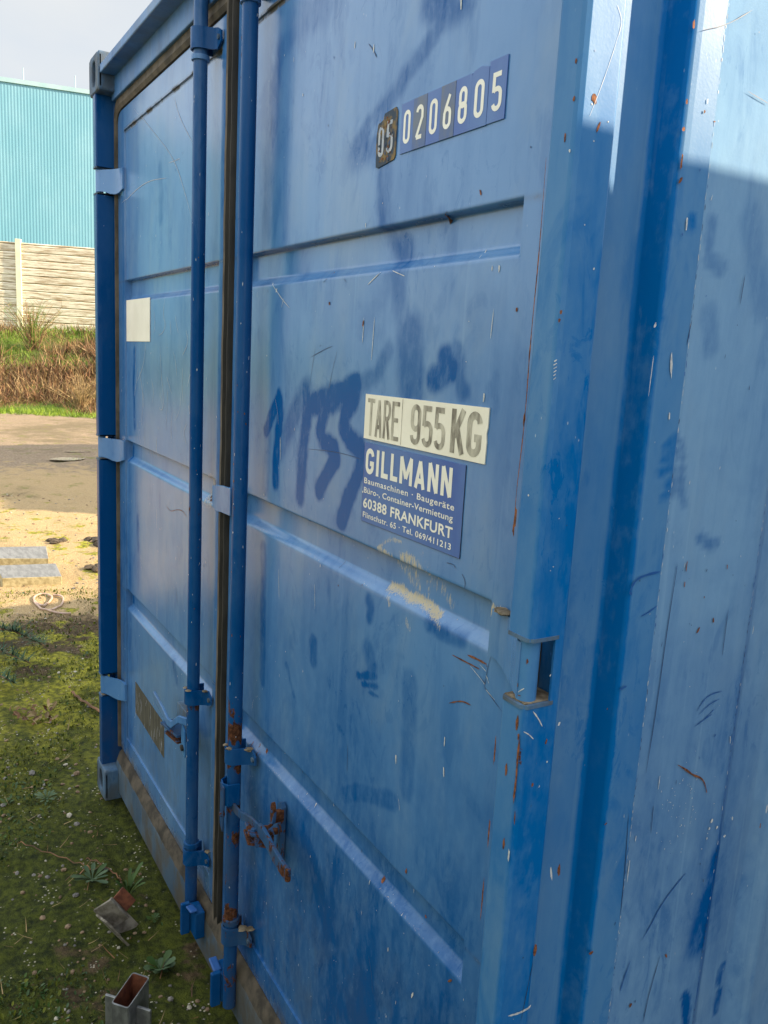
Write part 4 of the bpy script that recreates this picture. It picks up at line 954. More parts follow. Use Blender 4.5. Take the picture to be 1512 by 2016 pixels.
# --- locking bars, brackets, handles ----------------------------------------
RY = -.034; RRAD = .0155
def rod(x, z0, z1, parent, rz):
    mb = MB(); seg = 28; n = int((z1-z0)/.006); vs = []
    for k in range(n+1):
        z = z0+(z1-z0)*k/n
        for s in range(seg):
            a = 2*math.pi*s/seg; vs.append((x+RRAD*math.cos(a), RY+RRAD*math.sin(a), z))
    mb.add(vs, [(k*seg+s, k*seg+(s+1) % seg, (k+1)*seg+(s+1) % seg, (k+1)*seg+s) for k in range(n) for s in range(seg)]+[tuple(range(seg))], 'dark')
    V = np.array(vs); ru = np.zeros(len(V))
    for c, h_, a in rz: ru = np.maximum(ru, a*np.exp(-((V[:, 2]-c)/h_)**2))
    mb.attrs = {'grime_shade': .45*sstep(.9, .25, V[:, 2])*(.6+.6*vnoise(V[:, 0]*9, V[:, 2], 7, 3)), 'rust': ru, 'fresh_shade': -.30*(V[:, 2] > 1.75)*sstep(1.75, 2.2, V[:, 2])+.15*vnoise(V[:, 0]*5+V[:, 1]*9, V[:, 2], 8, 2)}
    nv = len(mb.v)
    ch = [(random.uniform(-1.9, 1.3), random.uniform(z0+.1, z1-.1), random.uniform(.001, .003), random.uniform(.002, .009), 0, random.choice('wpr')) for k in range(46)]
    if x > -1.7: ch += [(-2.2, 1.93, .005, .010, 0, 'w'), (-2.25, 1.815, .005, .009, 0, 'w'), (-1.8, 1.905, .002, .004, 0, 'w'), (-1.7, 2.15, .003, .012, 0, 'r'), (-1.75, 2.18, .003, .007, 0, 'r'), (-1.7, 2.11, .003, .006, 0, 'r'), (-1.5, 1.37, .004, .006, 0, 'r'), (-1.4, 1.335, .005, .007, 0, 'r')]
    for (a, z, wd, hh, rot, kk) in ch:
        pts = chip_poly(0, 0, wd, hh, 0)
        mb.add([(x+(RRAD+.0004)*math.cos(a+p[0]/RRAD), RY+(RRAD+.0004)*math.sin(a+p[0]/RRAD), z+p[1]) for p in pts], [tuple(range(len(pts)))], MK[kk])
    for k in mb.attrs: mb.attrs[k] = np.concatenate([mb.attrs[k], np.zeros(len(mb.v)-nv)])
    return mb.build('locking_bar', parent, smooth=True)
X1R, X2R = -1.889, -1.601
rod(X1R, .125, 2.375, DL, [(.72, .035, .75), (.31, .02, .6), (1.22, .02, .5)])
rod(X2R, .085, 2.375, DR, [(.775, .04, .95), (.83, .05, .62), (.70, .025, .8), (.335, .035, .9), (.42, .05, .62), (.52, .04, .62), (.17, .08, .55), (.60, .03, .7)])
def bracket(x, z0, z1, parent, key='dark'):
    """strap bent round the bar and screwed to the leaf on its right"""
    t = .004; R0 = RRAD+.0025; P = [(x-R0, .0)]
    P += [(x-R0, RY)]+[(x+R0*math.cos(rad(a)), RY+R0*math.sin(rad(a))) for a in (195, 210, 225, 240, 255, 270, 285, 300, 315, 330, 345)]
    P += [(x+R0, RY), (x+R0+.002, RY+.012), (x+R0+.008, -.010), (x+R0+.016, -.0045), (x+R0+.038, -.0045)]
    outer = []; n = len(P)
    for i in range(n):
        t_ = np.array(P[min(i+1, n-1)])-np.array(P[max(i-1, 0)]); t_ = t_/np.linalg.norm(t_); nn = np.array([t_[1], -t_[0]]); outer.append(tuple(np.array(P[i])+nn*t))
    mb = MB(); vs = []; c = (z1-z0)*.25
    for i, (a, b) in enumerate(zip(P, outer)):
        za, zb = (z0+(c if i == n-1 else 0), z1-(c if i == n-1 else 0))
        vs += [(a[0], a[1], za), (a[0], a[1], zb), (b[0], b[1], zb), (b[0], b[1], za)]
    fs = []
    for k in range(n-1):
        o = k*4; fs += [(o, o+1, o+5, o+4), (o+1, o+2, o+6, o+5), (o+2, o+3, o+7, o+6), (o+3, o, o+4, o+7)]
    fs += [(0, 1, 2, 3), (n*4-1, n*4-2, n*4-3, n*4-4)]
    mb.add(vs, fs, key)
    zm = (z0+z1)/2
    mb.tube([(x+R0+.027, -.0085, zm), (x+R0+.027, -.0120, zm)], .0055, 'cast', 10)
    return mb.build('bar_bracket', parent, smooth=True, angle=38)
def collar(mb, x, z0, z1, key='dark', k=1.0):
    r = RRAD+.0042
    mb.tube([(x, RY, z0), (x, RY, z0+.001), (x, RY, z1-.001), (x, RY, z1)], [RRAD+.0005, r, r, RRAD+.0005], key, 28)
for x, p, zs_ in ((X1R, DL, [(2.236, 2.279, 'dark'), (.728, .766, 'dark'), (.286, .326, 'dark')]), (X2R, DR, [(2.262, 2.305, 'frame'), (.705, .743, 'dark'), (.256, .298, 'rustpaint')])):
    for z0, z1, k_ in zs_: bracket(x, z0, z1, p, k_)
    for z0, z1, k_ in ([(2.214, 2.226, 'frame'), (.333, .345, 'dark')] if x == X1R else [(2.240, 2.252, 'frame'), (.304, .318, 'rustpaint')]):
        mb = MB(); collar(mb, x, z0, z1, k_); mb.build('bar_collar', p, smooth=True)
    # dirt heaps on the bracket shoulders
def clod(mb, c, r, key='mud', sq=.5):
    bm = bmesh.new(); bmesh.ops.create_icosphere(bm, subdivisions=2, radius=1)
    vs = []
    for v in bm.verts:
        k = 1+.55*mnoise.noise(v.co*1.6+Vector(c)*40)+.25*mnoise.noise(v.co*4+Vector(c)*90); vs.append((c[0]+v.co.x*r*k, c[1]+v.co.y*r*k, c[2]+v.co.z*r*k*sq))
    bm.verts.ensure_lookup_table()
    mb.add(vs, [tuple(v.index for v in f.verts) for f in bm.faces], key); bm.free()
for cx, cy, cz, r in [(X1R-.010, -.050, .7660, .006), (X1R+.010, -.050, .7660, .007), (X1R+.030, -.014, .766, .007), (X1R+.04, -.005, .330, .008)]: mb = MB(); clod(mb, (cx, cy, cz), r, sq=.25); mb.build('caked_mud', DL, smooth=True)
for cx, cy, cz, r in [(X2R-.010, -.051, .743, .006), (X2R+.010, -.050, .743, .007), (X2R+.030, -.012, .742, .009), (X2R+.028, -.016, .300, .010), (X2R+.045, -.004, .306, .009), (-.770, -.008, 1.297, .010), (-.760, -.010, 1.297, .010)]: mb = MB(); clod(mb, (cx, cy, cz), r, sq=.30); mb.build('caked_mud', DR, smooth=True)

# right door handle: hub on the bar, fork, bar arm, latch plate
def Rz(a): return Matrix.Rotation(rad(a), 3, 'Z')
def Ry(a): return Matrix.Rotation(rad(a), 3, 'Y')
def bar_path(mb, pts, hh, th, key):
    """flat bar on edge following a path in plan; pts (x,y,z)"""
    n = len(pts); vs = []
    for i, p in enumerate(pts):
        a = Vector(pts[max(i-1, 0)]); b = Vector(pts[min(i+1, n-1)]); t = (b-a).normalized(); nn = Vector((t.y, -t.x, 0)).normalized()*th/2
        p = Vector(p); e = hh/2
        vs += [p-nn-Vector((0, 0, e)), p-nn+Vector((0, 0, e)), p+nn+Vector((0, 0, e)), p+nn-Vector((0, 0, e))]
    fs = []
    for k in range(n-1):
        o = k*4; fs += [(o, o+1, o+5, o+4), (o+1, o+2, o+6, o+5), (o+2, o+3, o+7, o+6), (o+3, o, o+4, o+7)]
    fs += [(0, 1, 2, 3), (n*4-1, n*4-2, n*4-3, n*4-4)]
    mb.add(vs, fs, key)
mb = MB(); hx = X2R
# clamp: U plate straddling the bar
U = [(hx-.020, -.022), (hx-.021, RY-.012), (hx-.012, RY-.024), (hx+.006, RY-.027), (hx+.018, RY-.020), (hx+.022, -.028)]
bar_path(mb, [(p[0], p[1], .635) for p in U], .052, .004, 'dark')
mb.prism([(hx-.006, .560), (hx+.010, .545), (hx+.016, .600), (hx+.016, .655), (hx-.006, .660)], RY-.030, RY-.026, 'rustpaint', 'y')
mb.tube([(hx+.003, RY-.033, .585), (hx+.003, RY-.022, .585)], .006, 'rusty', 12)
bar_path(mb, [(hx+.014, RY-.006, .606), (hx+.045, -.043, .610), (hx+.085, -.047, .622), (hx+.120, -.050, .636), (hx+.150, -.052, .646), (hx+.185, -.052, .650)], .018, .006, 'rustpaint')
bar_path(mb, [(hx+.185, -.050, .646), (hx+.215, -.052, .652), (hx+.245, -.053, .648), (hx+.275, -.055, .643), (hx+.318, -.056, .640), (hx+.338, -.055, .639)], .028, .008, 'rustpaint')
mb.tube([(hx+.338, -.055, .626), (hx+.338, -.055, .652)], .0055, 'rusty', 12)
tag(mb.build('lock_handle', DR, bevel=.0015), 'chipped and rusted flat lock handle')
mb = MB()
mb.prism([(-1.418, .570), (-1.402, .566), (-1.398, .690), (-1.406, .700), (-1.418, .694)], -.0095, .0015, 'rustpaint', 'y')
LR = Matrix.Rotation(rad(-18), 3, 'X') @ Matrix.Rotation(rad(-14), 3, 'Z')
oval = [(-1.392+.0085*math.cos(rad(a)), .690+.024*math.sin(rad(a))) for a in range(0, 360, 20)]
mb.prism(oval, -.034, -.027, 'rusty', 'y'); mb.tube([(-1.392, -.036, .696), (-1.392, -.026, .696)], .0045, 'rustpaint', 10)
mb.box((-1.400, -.018, .676), (.006, .013, .012), 'rusty')
bar_path(mb, [(-1.392, -.030, .668), (-1.400, -.038, .655), (-1.415, -.046, .648), (-1.440, -.050, .645)], .010, .006, 'rusty')
mb.box((-1.432, -.052, .636), (.026, .018, .0025), 'rusty', LR); mb.box((-1.436, -.050, .614), (.030, .020, .0025), 'rusty', LR)
mb.box((-1.412, -.040, .625), (.0045, .020, .014), 'rusty'); mb.tube([(-1.425, -.058, .628), (-1.425, -.058, .645)], .0055, 'rustpaint', 10)
mb.tube([(-1.408, -.030, .640), (-1.403, -.014, .640)], .007, 'rusty', 10)
tag(mb.build('handle_latch', DR, bevel=.001), 'small rusty handle latch plate')
# left door handle
mb = MB(); hx = X1R
mb.prism([(hx-.026, .640), (hx-.050, .655), (hx-.052, .605), (hx-.040, .572), (hx-.022, .570)], RY-.014, RY-.009, 'post', 'y')
mb.tube([(hx-.036, RY-.020, .592), (hx-.036, RY-.008, .592)], .008, 'rubber', 12)
bar_path(mb, [(hx-.012, RY-.010, .672), (hx-.045, RY-.022, .668), (hx-.080, RY-.030, .640), (hx-.125, RY-.026, .628), (hx-.20, RY-.020, .632), (hx-.285, RY-.018, .640)], .020, .007, 'frame')
tag(mb.build('lock_handle', DL, bevel=.0015), 'blue lock handle pointing left')
mb = MB(); lx = hx-.125
mb.box((lx, -.012, .632), (.040, .012, .030), 'cast'); mb.box((lx+.012, -.040, .612), (.050, .024, .0035), 'rustpaint', Rz(8)); mb.box((lx+.018, -.038, .592), (.040, .022, .003), 'rusty', Rz(8))
tag(mb.build('handle_latch', DL, bevel=.0015), 'dark handle latch below the bar bracket')
# lock keepers on the sill
def keeper(x0, sgn, z):
    mb = MB()
    mb.bb(min(x0, x0+sgn*.052), max(x0, x0+sgn*.052), -.046, -.0205, z-.040, z+.034, 'dark')
    mb.bb(min(x0, x0+sgn*.012), max(x0, x0+sgn*.012), -.070, -.0462, z-.046, z+.042, 'dark')
    mb.box((x0+sgn*.034, -.050, z+.040), (.020, .010, .003), 'bright', Ry(-12*sgn));
    return mb.build('lock_keeper', CB, bevel=.004)
keeper(X1R+.022, 1, .150); keeper(X2R-.022, -1, .118)
# tab welded to the right leaf, overlapping the seal
mb = MB(); pts = [(-1.700, 1.240), (-1.752, 1.238), (-1.795, 1.234), (-1.812, 1.242), (-1.8165, 1.258), (-1.8165, 1.290), (-1.790, 1.295), (-1.752, 1.300), (-1.700, 1.302)]
n = 9; vs = []
mb.prism(pts, -.0185, -.0140, 'door', 'y')
mb.bb(-1.748, -1.742, -.0138, -.0003, 1.245, 1.297, 'door')
tag(mb.build('overlap_tab', DR, bevel=.001), 'pale blue tab overlapping the seal')

# ------------------------------------------------------------------ ground
M['ground'], nt, b = mat('yard_ground')
n = N(nt); P3 = n.pos()
big = n.noise(.9, detail=5, rough=.6); med = n.noise(5, detail=6, rough=.65, off=(4, 4, 0)); fine = n.noise(38, detail=6, rough=.7); vf = n.noise(170, detail=4, rough=.7)
soil = n.mix(n.ramp(fine, .3, .7), (.030, .020, .011), (.115, .080, .042))
moss = n.mix(n.ramp(fine, .30, .70), (.010, .017, .003), (.076, .090, .009))
gravel = n.mix(n.ramp(vf, .35, .70), (.22, .15, .075), (.62, .46, .25))
near = n.attr('moss')
mm = n.ramp(n.m('ADD', near, n.m('ADD', n.m('MULTIPLY', n.m('SUBTRACT', med, .5), 2.6), n.m('MULTIPLY', n.m('SUBTRACT', big, .5), .8))), .42, .62)
gg = n.ramp(n.m('ADD', n.attr('gravel'), n.m('MULTIPLY', n.m('SUBTRACT', med, .5), 1.2)), .42, .70)
farsoil = n.mix(n.ramp(fine, .3, .7), (.16, .115, .075), (.34, .26, .18)); soil = n.mix(n.attr('far'), soil, farsoil); moss = n.mix(n.m('MULTIPLY', n.attr('lush'), n.ramp(med, .35, .6)), moss, n.mix(n.ramp(fine, .35, .65), (.10, .10, .015), (.33, .31, .03)))
col = n.mix(gg, soil, gravel); col = n.mix(mm, col, moss)
col = n.mix(n.ramp(n.m('ADD', n.attr('grass'), n.m('MULTIPLY', n.m('SUBTRACT', med, .5), .9)), .45, .6), col, (.10, .16, .012))
vv = n.vor(75); col = n.mix(n.m('MULTIPLY', n.ramp(vv.outputs['Distance'], .16, .24, 1, 0), n.ramp(n.noise(11, off=(7, 0, 1)), .52, .62)), col, (.46, .42, .33))
mot = n.noise(.55, detail=6, rough=.7, off=(3, 3, 3)); col = n.mix(n.m('MULTIPLY', n.m('MULTIPLY', n.ramp(mot, .48, .62), n.attr('far')), .6), col, (.095, .080, .040)); col = n.mix(n.m('MULTIPLY', n.m('MULTIPLY', n.ramp(n.noise(3.1, detail=6, rough=.75, off=(8, 3, 1)), .55, .66), n.attr('far')), .7), col, (.13, .15, .02))
nt.links.new(col, b.inputs['Base Color']); b.inputs['Roughness'].default_value = .95; b.inputs['Specular IOR Level'].default_value = .25
n.bump(b, n.m('ADD', n.m('MULTIPLY', fine, 1.0), n.m('MULTIPLY', vf, .5)), .9, .012)

F1 = np.array([-19.773, 1.487]); F2 = np.array([-18.709, 3.295])      # foot of the grass bank, measured along the photo's edge
bd = (F2-F1)/np.linalg.norm(F2-F1); bnrm = np.array([-bd[1], bd[0]])     # points away from the yard
if bnrm[0] > 0: bnrm = -bnrm
def bank_t(x, y): return (x-F1[0])*bnrm[0]+(y-F1[1])*bnrm[1]
def gz_(x, y):
    x = np.asarray(x, float); y = np.asarray(y, float)
    t = bank_t(x, y)+.5*vnoise(x, y, .35, 4, 2)
    h = 1.85*sstep(.2, 9.0, t)+.10*vnoise(x, y, .8, 6, 3)*sstep(0, 3, t)
    r = np.hypot(x, y+.66)
    a = .012*vnoise(x, y, 1.4, 1, 3)+.014*vnoise(x, y, 5, 2, 3)+.005*vnoise(x, y, 22, 3, 3)
    a = a*np.clip(1.0+0*r, 0, 1)
    # tyre ruts
    rut = np.abs(((x+10.5)*.35-(y-1.2))/1.06); a = a-.03*np.exp(-((rut-.55)/.16)**2)*(x < -7)*(x > -17)*(.6+.4*vnoise(x, y, 1, 8))
    under = (x > -2.95) & (x < -.55) & (y > -.12)
    return h+np.where(under, np.minimum(a, .0)-.004, a)
def polar_ground():
    rs = []
    r = .35
    while r < 900: rs.append(r); r *= (1.010 if .9 < r < 12 else 1.014 if r < 32 else 1.12 if r >= 12 else 1.05)
    th = []; a = 0
    # directions: visible wedge lies around 150..185 deg from +x
    while a < 360:
        th.append(a); a += .20 if 148 < a < 186 else 1.2 if 120 < a < 215 else 6
    th = np.array([rad(t) for t in th]); R_, T_ = np.meshgrid(rs, th)
    X = R_*np.cos(T_); Y = -.66+R_*np.sin(T_); Z = gz_(X, Y)
    nt_, nr = X.shape
    V = np.stack([X.ravel(), Y.ravel(), Z.ravel()], 1); idx = np.arange(nt_*nr).reshape(nt_, nr); i2 = np.roll(idx, -1, 0)
    F = np.stack([idx[:, :-1].ravel(), idx[:, 1:].ravel(), i2[:, 1:].ravel(), i2[:, :-1].ravel()], 1)
    me = bpy.data.meshes.new('ground'); vs = V.tolist(); c = len(vs); vs.append([0, -.66, 0]); fs = F.tolist()
    fs += [[c, int(idx[k, 0]), int(i2[k, 0])] for k in range(nt_)]
    me.from_pydata(vs, [], fs); me.materials.append(M['ground'])
    x, y = V[:, 0], V[:, 1]; rr = np.hypot(x, y+.66); t = bank_t(x, y)
    moss = .70*sstep(5.3, 3.6, rr)+.25*sstep(9, 5, rr); moss = moss-.6*np.exp(-((rr-2.1)/.5)**2)*(x > -2.0)*.4
    gravel = .15+.85*sstep(4.4, 5.6, rr)*(1-.75*sstep(9.0, 12.5, rr))
    grass = 1.1*sstep(-.25, .25, t)+.6*np.exp(-((rr-12.5)/1.0)**2)*.3
    lush = sstep(2.6, 4.2, rr); far = sstep(5.0, 7.0, rr); moss = moss+.25*np.exp(-((rr-7.6)/1.3)**2)
    for nm, ar in (('lush', lush), ('far', far), ('moss', moss), ('gravel', gravel), ('grass', grass)):
        at = me.attributes.new(nm, 'FLOAT', 'POINT'); at.data.foreach_set('value', np.append(ar, 0).astype(np.float32))
    me.update(); me.shade_smooth()
    o = bpy.data.objects.new('ground', me); COL.objects.link(o); tag(o, kind='structure'); 
    if me.polygons[10].normal.z < 0: me.flip_normals()
    return o
polar_ground()

def inst(name, proto_v, proto_f, n, fn, key_list, proto_mi=None, kind='stuff', extra=None):
    """scatter many tiny pieces into one mesh with numpy"""
    pv = np.array(proto_v); pf = np.array(proto_f); V = []; F = []; MI = []
    o = 0
    for k in range(n):
        res = fn(k)
        if res is None: continue
        loc, R, s, mi = res
        V.append((pv*s) @ np.array(R).T+np.array(loc)); F.append(pf+o); MI += [mi]*len(pf); o += len(pv)
    me = bpy.data.meshes.new(name); me.from_pydata(np.concatenate(V).tolist(), [], np.concatenate(F).tolist())
    for k in key_list: me.materials.append(M[k])
    me.polygons.foreach_set('material_index', MI); me.update()
    ob = bpy.data.objects.new(name, me); COL.objects.link(ob); return ob
def leafm(name, c1, c2, scale=8, tr=.25):
    m, nt, b = mat(name); n = N(nt); f = n.noise(scale, detail=3)
    nt.links.new(n.mix(n.ramp(f, .35, .65), c1, c2), b.inputs['Base Color']); b.inputs['Roughness'].default_value = .6
    b.inputs['Specular IOR Level'].default_value = .3
    if 'Subsurface Weight' in b.inputs: b.inputs['Subsurface Weight'].default_value = 0
    return m
M['leaf_a'] = leafm('green_leaf', (.022, .055, .010), (.055, .105, .020)); M['leaf_b'] = leafm('grey_green_leaf', (.045, .085, .04), (.085, .13, .06)); M['leaf_c'] = leafm('yellow_green_moss', (.050, .066, .005), (.125, .14, .010))
M['leaf_d'] = leafm('bright_moss', (.10, .12, .008), (.22, .22, .018)); M['straw'] = leafm('dry_straw', (.17, .115, .05), (.36, .25, .12)); M['brown_w'] = leafm('dead_brown_stem', (.075, .036, .017), (.27, .135, .065)); M['needle'] = leafm('conifer_needles', (.018, .060, .030), (.05, .11, .055))
M['pebble_a'] = simple('pale_pebble', (.30, .27, .21), (.48, .44, .36), 60, .8); M['pebble_b'] = simple('grey_pebble', (.10, .095, .09), (.22, .20, .18), 60, .8); M['pebble_c'] = simple('brown_pebble', (.12, .075, .045), (.26, .18, .11), 60, .85)
def in_yard(x, y): return not (x > -2.93 and y > -.05)
def rand_wedge(r0, r1, a0=149, a1=186, pw=1.0):
    """random spot in the strip of yard left of the doors"""
    while True:
        a = rad(random.uniform(a0, a1)); r = r0+(r1-r0)*random.random()**pw
        x = r*math.cos(a); y = -.66+r*math.sin(a)
        if in_yard(x, y): return x, y
def rotm(rx, ry, rz): return (Matrix.Rotation(rz, 3, 'Z') @ Matrix.Rotation(ry, 3, 'Y') @ Matrix.Rotation(rx, 3, 'X'))
# pebbles
ico = bmesh.new(); bmesh.ops.create_icosphere(ico, subdivisions=1, radius=1); pv = [tuple(v.co) for v in ico.verts]; ico.verts.ensure_lookup_table(); pf = [tuple(v.index for v in f.verts) for f in ico.faces]; ico.free()
def mossn(x, y): return float(vnoise(x, y, 2.3, 41, 3))
def peb(k):
    x, y = rand_wedge(1.2, 9.5, 145, 195, 1.4); s = random.choice([.0025, .0035, .004, .005, .006, .008])*random.uniform(.7, 1.3)*(1+.06*abs(x))
    if random.random() < .02: s *= 2.2
    return None if mossn(x*1.7+9, y*1.7) < random.uniform(-.5, .5) else ((x, y, float(gz_(x, y))+s*.2), rotm(random.uniform(-.3, .3), random.uniform(-.3, .3), random.uniform(0, 6.28)) @ Matrix.Diagonal((1, random.uniform(.6, 1), random.uniform(.4, .7))), s, random.choice([0, 1, 1, 2, 2, 2]))
o = inst('gravel', pv, pf, 9000, peb, ['pebble_a', 'pebble_b', 'pebble_c']); tag(o, 'small pale and brown stones scattered over the mossy yard', 'gravel', kind='stuff')
# moss tufts and tiny leaves
lv = [(0, 0, 0), (.35, -.28, .18), (.8, -.22, .30), (1.05, 0, .26), (.8, .22, .30), (.35, .28, .18)]; lf = [(0, 1, 2), (0, 2, 3), (0, 3, 4), (0, 4, 5)]
def mossn(x, y): return float(vnoise(x, y, 2.3, 41, 3))
def tuft(k):
    x, y = rand_wedge(1.3, 5.6, 145, 195, 1.2)
    q = mossn(x, y)
    if q < random.uniform(-.12, .20): return None
    s = random.choice([.003, .004, .005, .007, .011])*random.uniform(.8, 1.2)*(1+.10*abs(x))
    return (x, y, float(gz_(x, y))), rotm(0, random.uniform(-1.3, -.1), random.uniform(0, 6.28)), s, (random.choice([2, 2, 2, 3]) if x < -3.1 and random.random() < .75 else random.choice([0, 0, 1, 2]))
o = inst('ground_leaves', lv, lf, 80000, tuft, ['leaf_a', 'leaf_b', 'leaf_c', 'leaf_d']); tag(o, 'tiny green weed leaves and moss covering the shaded yard', 'ground cover', kind='stuff')
bl = [(-.03, 0, 0), (.03, 0, 0), (.02, .10, .5), (-.02, .10, .5), (0, .32, 1)]; bf = [(0, 1, 2, ), (0, 2, 3), (3, 2, 4)]
def litter(k):
    x, y = rand_wedge(1.4, 8, 145, 195, 1.2)
    return (x, y, float(gz_(x, y))+.003), rotm(random.uniform(1.1, 1.6), random.uniform(-.3, .3), random.uniform(0, 6.28)), random.uniform(.015, .06), random.choice([0, 0, 1])
o = inst('plant_litter', bl, bf, 1500, litter, ['straw', 'brown_w']); tag(o, 'dry straw and dead stalks lying on the yard', 'litter', kind='stuff')
# grass and dead weeds on the bank
def bank_pt(t0, t1):
    u = random.uniform(-5, 9); t = random.uniform(t0, t1); p = F1+bd*u+bnrm*t; return p[0], p[1], t
def bankg(k):
    x, y, t = bank_pt(-.35, 8.5)
    q = float(vnoise(x, y, .8, 61, 3)); hm = 1.0+.75*float(vnoise(x, y, .6, 91, 2)); g_ = random.random()
    if t < .5+.4*q: mi = 0 if g_ < .75 else 1; s = random.uniform(.07, .18)
    elif q > .16+.30*float(vnoise(x, y, 2.5, 33, 2)): mi = random.choice([0, 1, 1, 1, 3, 2]); s = random.uniform(.10, .26)*hm
    else: mi = random.choice([3, 3, 3, 4, 5, 2]); s = random.uniform(.20, .62)*hm*(1 if t < 6 else .6)
    w_ = 1.0 if mi < 2 else .45
    return (x, y, float(gz_(x, y))-.02), rotm(random.gauss(0, .55), random.gauss(0, .55), random.uniform(0, 6.28)) @ Matrix.Diagonal((w_*1.6, 1, 1)), s, mi
M['dark_w'] = leafm('rotted_stem', (.030, .018, .012), (.085, .045, .025)); M['grass_a'] = leafm('lush_grass', (.13, .21, .012), (.24, .33, .03), 2); M['grass_b'] = leafm('green_grass', (.07, .13, .012), (.12, .19, .025), 2)
o = inst('bank_vegetation', bl, bf, 60000, bankg, ['grass_a', 'grass_b', 'straw', 'brown_w', 'straw', 'dark_w']); tag(o, 'green grass and dead brown weeds covering the bank below the concrete fence', 'weeds', kind='stuff')

def bush(name, x, y, h, r, nstem, keys, label, cat, lean=.5):
    z = float(gz_(x, y)); mb = MB(); rootz = z-.03
    for k in range(nstem):
        a = random.uniform(0, 6.28); l = random.uniform(.5, 1.0)*h; sp = random.uniform(.1, 1)*r
        p0 = Vector((x+random.uniform(-.12, .12)*r, y+random.uniform(-.12, .12)*r, rootz)); p1 = p0+Vector((math.cos(a)*sp*.45, math.sin(a)*sp*.45, l*.6)); p2 = p0+Vector((math.cos(a)*sp, math.sin(a)*sp, l))
        key = random.choice(keys); mb.tube([p0, p1, p2], [.010, .007, .003], key, 4)
        for j in range(4):
            q = p1.lerp(p2, random.random()); e = q+Vector((random.uniform(-.25, .25), random.uniform(-.25, .25), random.uniform(.02, .25)))*h*.6
            mb.tube([q, e], [.005, .002], key, 3)
    ob = mb.build(name); o = thing(name, (x, y, z), label, cat); ob.name = 'stems'; attach(ob, o); return o
def on_ray(u, dist):   # spot on the yard seen from where the photographer stood, by bearing
    return (-dist*math.cos(u), -.66+dist*math.sin(u))
bush('dry_bush', *on_ray(rad(15.0), 26.6), 1.15, .95, 90, ['brown_w', 'brown_w', 'straw'], 'reddish brown dry bush high on the bank, against the concrete fence', 'bush')
bush('dry_bush', *on_ray(rad(8.2), 26.0), 1.35, 1.0, 80, ['straw', 'brown_w', 'grass_b'], 'olive and straw coloured bush by the fence post, at the top of the bank', 'bush')
bush('straw_tussock', *on_ray(rad(10.9), 20.6), .85, .75, 60, ['straw'], 'pale straw tussock low on the bank, just above the green verge', 'grass tussock')

# rosette weeds
def weed(x, y, r, n, keys, label, up=.35, wide=.30, name='weed'):
    z = float(gz_(x, y)); mb = MB()
    r *= .55; n = int(n*1.3)
    for k in range(n):
        a = 2.4*k+random.uniform(-.2, .2); l = r*random.uniform(.6, 1.05); e = up*random.uniform(.5, 1.6); w_ = l*wide*random.uniform(.8, 1.2)
        d = Vector((math.cos(a), math.sin(a), 0)); s = Vector((-d.y, d.x, 0)); rows = []
        for q, ww in ((0, .12), (.3, .25), (.55, .85), (.78, 1.0), (.93, .6), (1.0, .05)):
            c = Vector((x, y, z+.004))+d*l*q+Vector((0, 0, l*(e*q-.45*e*q*q)*1.6))
            rows += [c-s*w_*.5*ww+Vector((0, 0, .08*w_)), c, c+s*w_*.5*ww+Vector((0, 0, .08*w_))]
        fs = []
        for j in range(5):
            o = j*3; fs += [(o, o+1, o+4, o+3), (o+1, o+2, o+5, o+4)]
        mb.add(rows, fs, random.choice(keys))
    ob = mb.build('leaves', smooth=True); o = thing(name, (x, y, z), label, 'weed'); attach(ob, o); return o
weed(-2.861, -.239, .085, 15, ['leaf_b'], 'grey-green rosette of narrow leaves growing in front of the bottom corner casting', .5, .22)
weed(-2.330, -.195, .115, 11, ['leaf_b', 'leaf_a'], 'weed with long pale leaves growing behind the rusty steel offcut', .55, .28)
weed(-2.205, -.120, .095, 12, ['leaf_a'], 'small bright green weed sprouting upright against the back of the rusty offcut', 1.3, .22)
weed(-1.880, -.118, .075, 14, ['leaf_b', 'leaf_a'], 'round-leaved weed sprouting beside the top of the galvanised steel tube', .7, .55)
weed(-2.90, -.36, .05, 9, ['leaf_a'], 'small flat green weed on the moss, left of the grey-green rosette', .5, .3)
weed(-2.09, -.075, .04, 8, ['leaf_a'], 'little green seedling between the rusty offcut and the container sill', .6, .4)

# galvanised tube offcut standing on end
gx = [(-1.691, -.285), (-1.657, -.255), (-1.730, -.185), (-1.766, -.216)]
zt = .12; TB = thing('steel_tube_offcut', (-1.711, -.235, 0), 'short galvanised rectangular steel tube standing on end with a small plate on each side', 'metal offcut')
mb = MB(); c = np.mean(gx, 0); ins = [tuple(c+(np.array(p)-c)*np.array([.86, .86])) for p in gx]
def rounded(poly, r=.007):
    out = []; n = len(poly)
    for i in range(n):
        p = np.array(poly[i]); a = np.array(poly[i-1])-p; b = np.array(poly[(i+1) % n])-p; a = a/np.linalg.norm(a)*r; b = b/np.linalg.norm(b)*r
        for t in (0, .5, 1): out.append(tuple(p+a*(1-t)*(1-t)+b*t*t))
    return out
O_ = rounded(gx); I_ = rounded([tuple(np.array(p)+(c-np.array(p))/np.linalg.norm(c-np.array(p))*.0045) for p in gx], .005); n = len(O_)
vs = [(p[0], p[1], -.02) for p in O_]+[(p[0], p[1], zt) for p in O_]+[(p[0], p[1], zt) for p in I_]
mb.add(vs, [(i, (i+1) % n, n+(i+1) % n, n+i) for i in range(n)]+[(n+i, n+(i+1) % n, 2*n+(i+1) % n, 2*n+i) for i in range(n)], 'steel')
mb.add([(p[0], p[1], zt) for p in I_]+[(p[0], p[1], -.02) for p in I_], [(i, (i+1) % n, n+(i+1) % n, n+i) for i in range(n)], 'steel_rust')
attach(mb.build('tube'), TB)
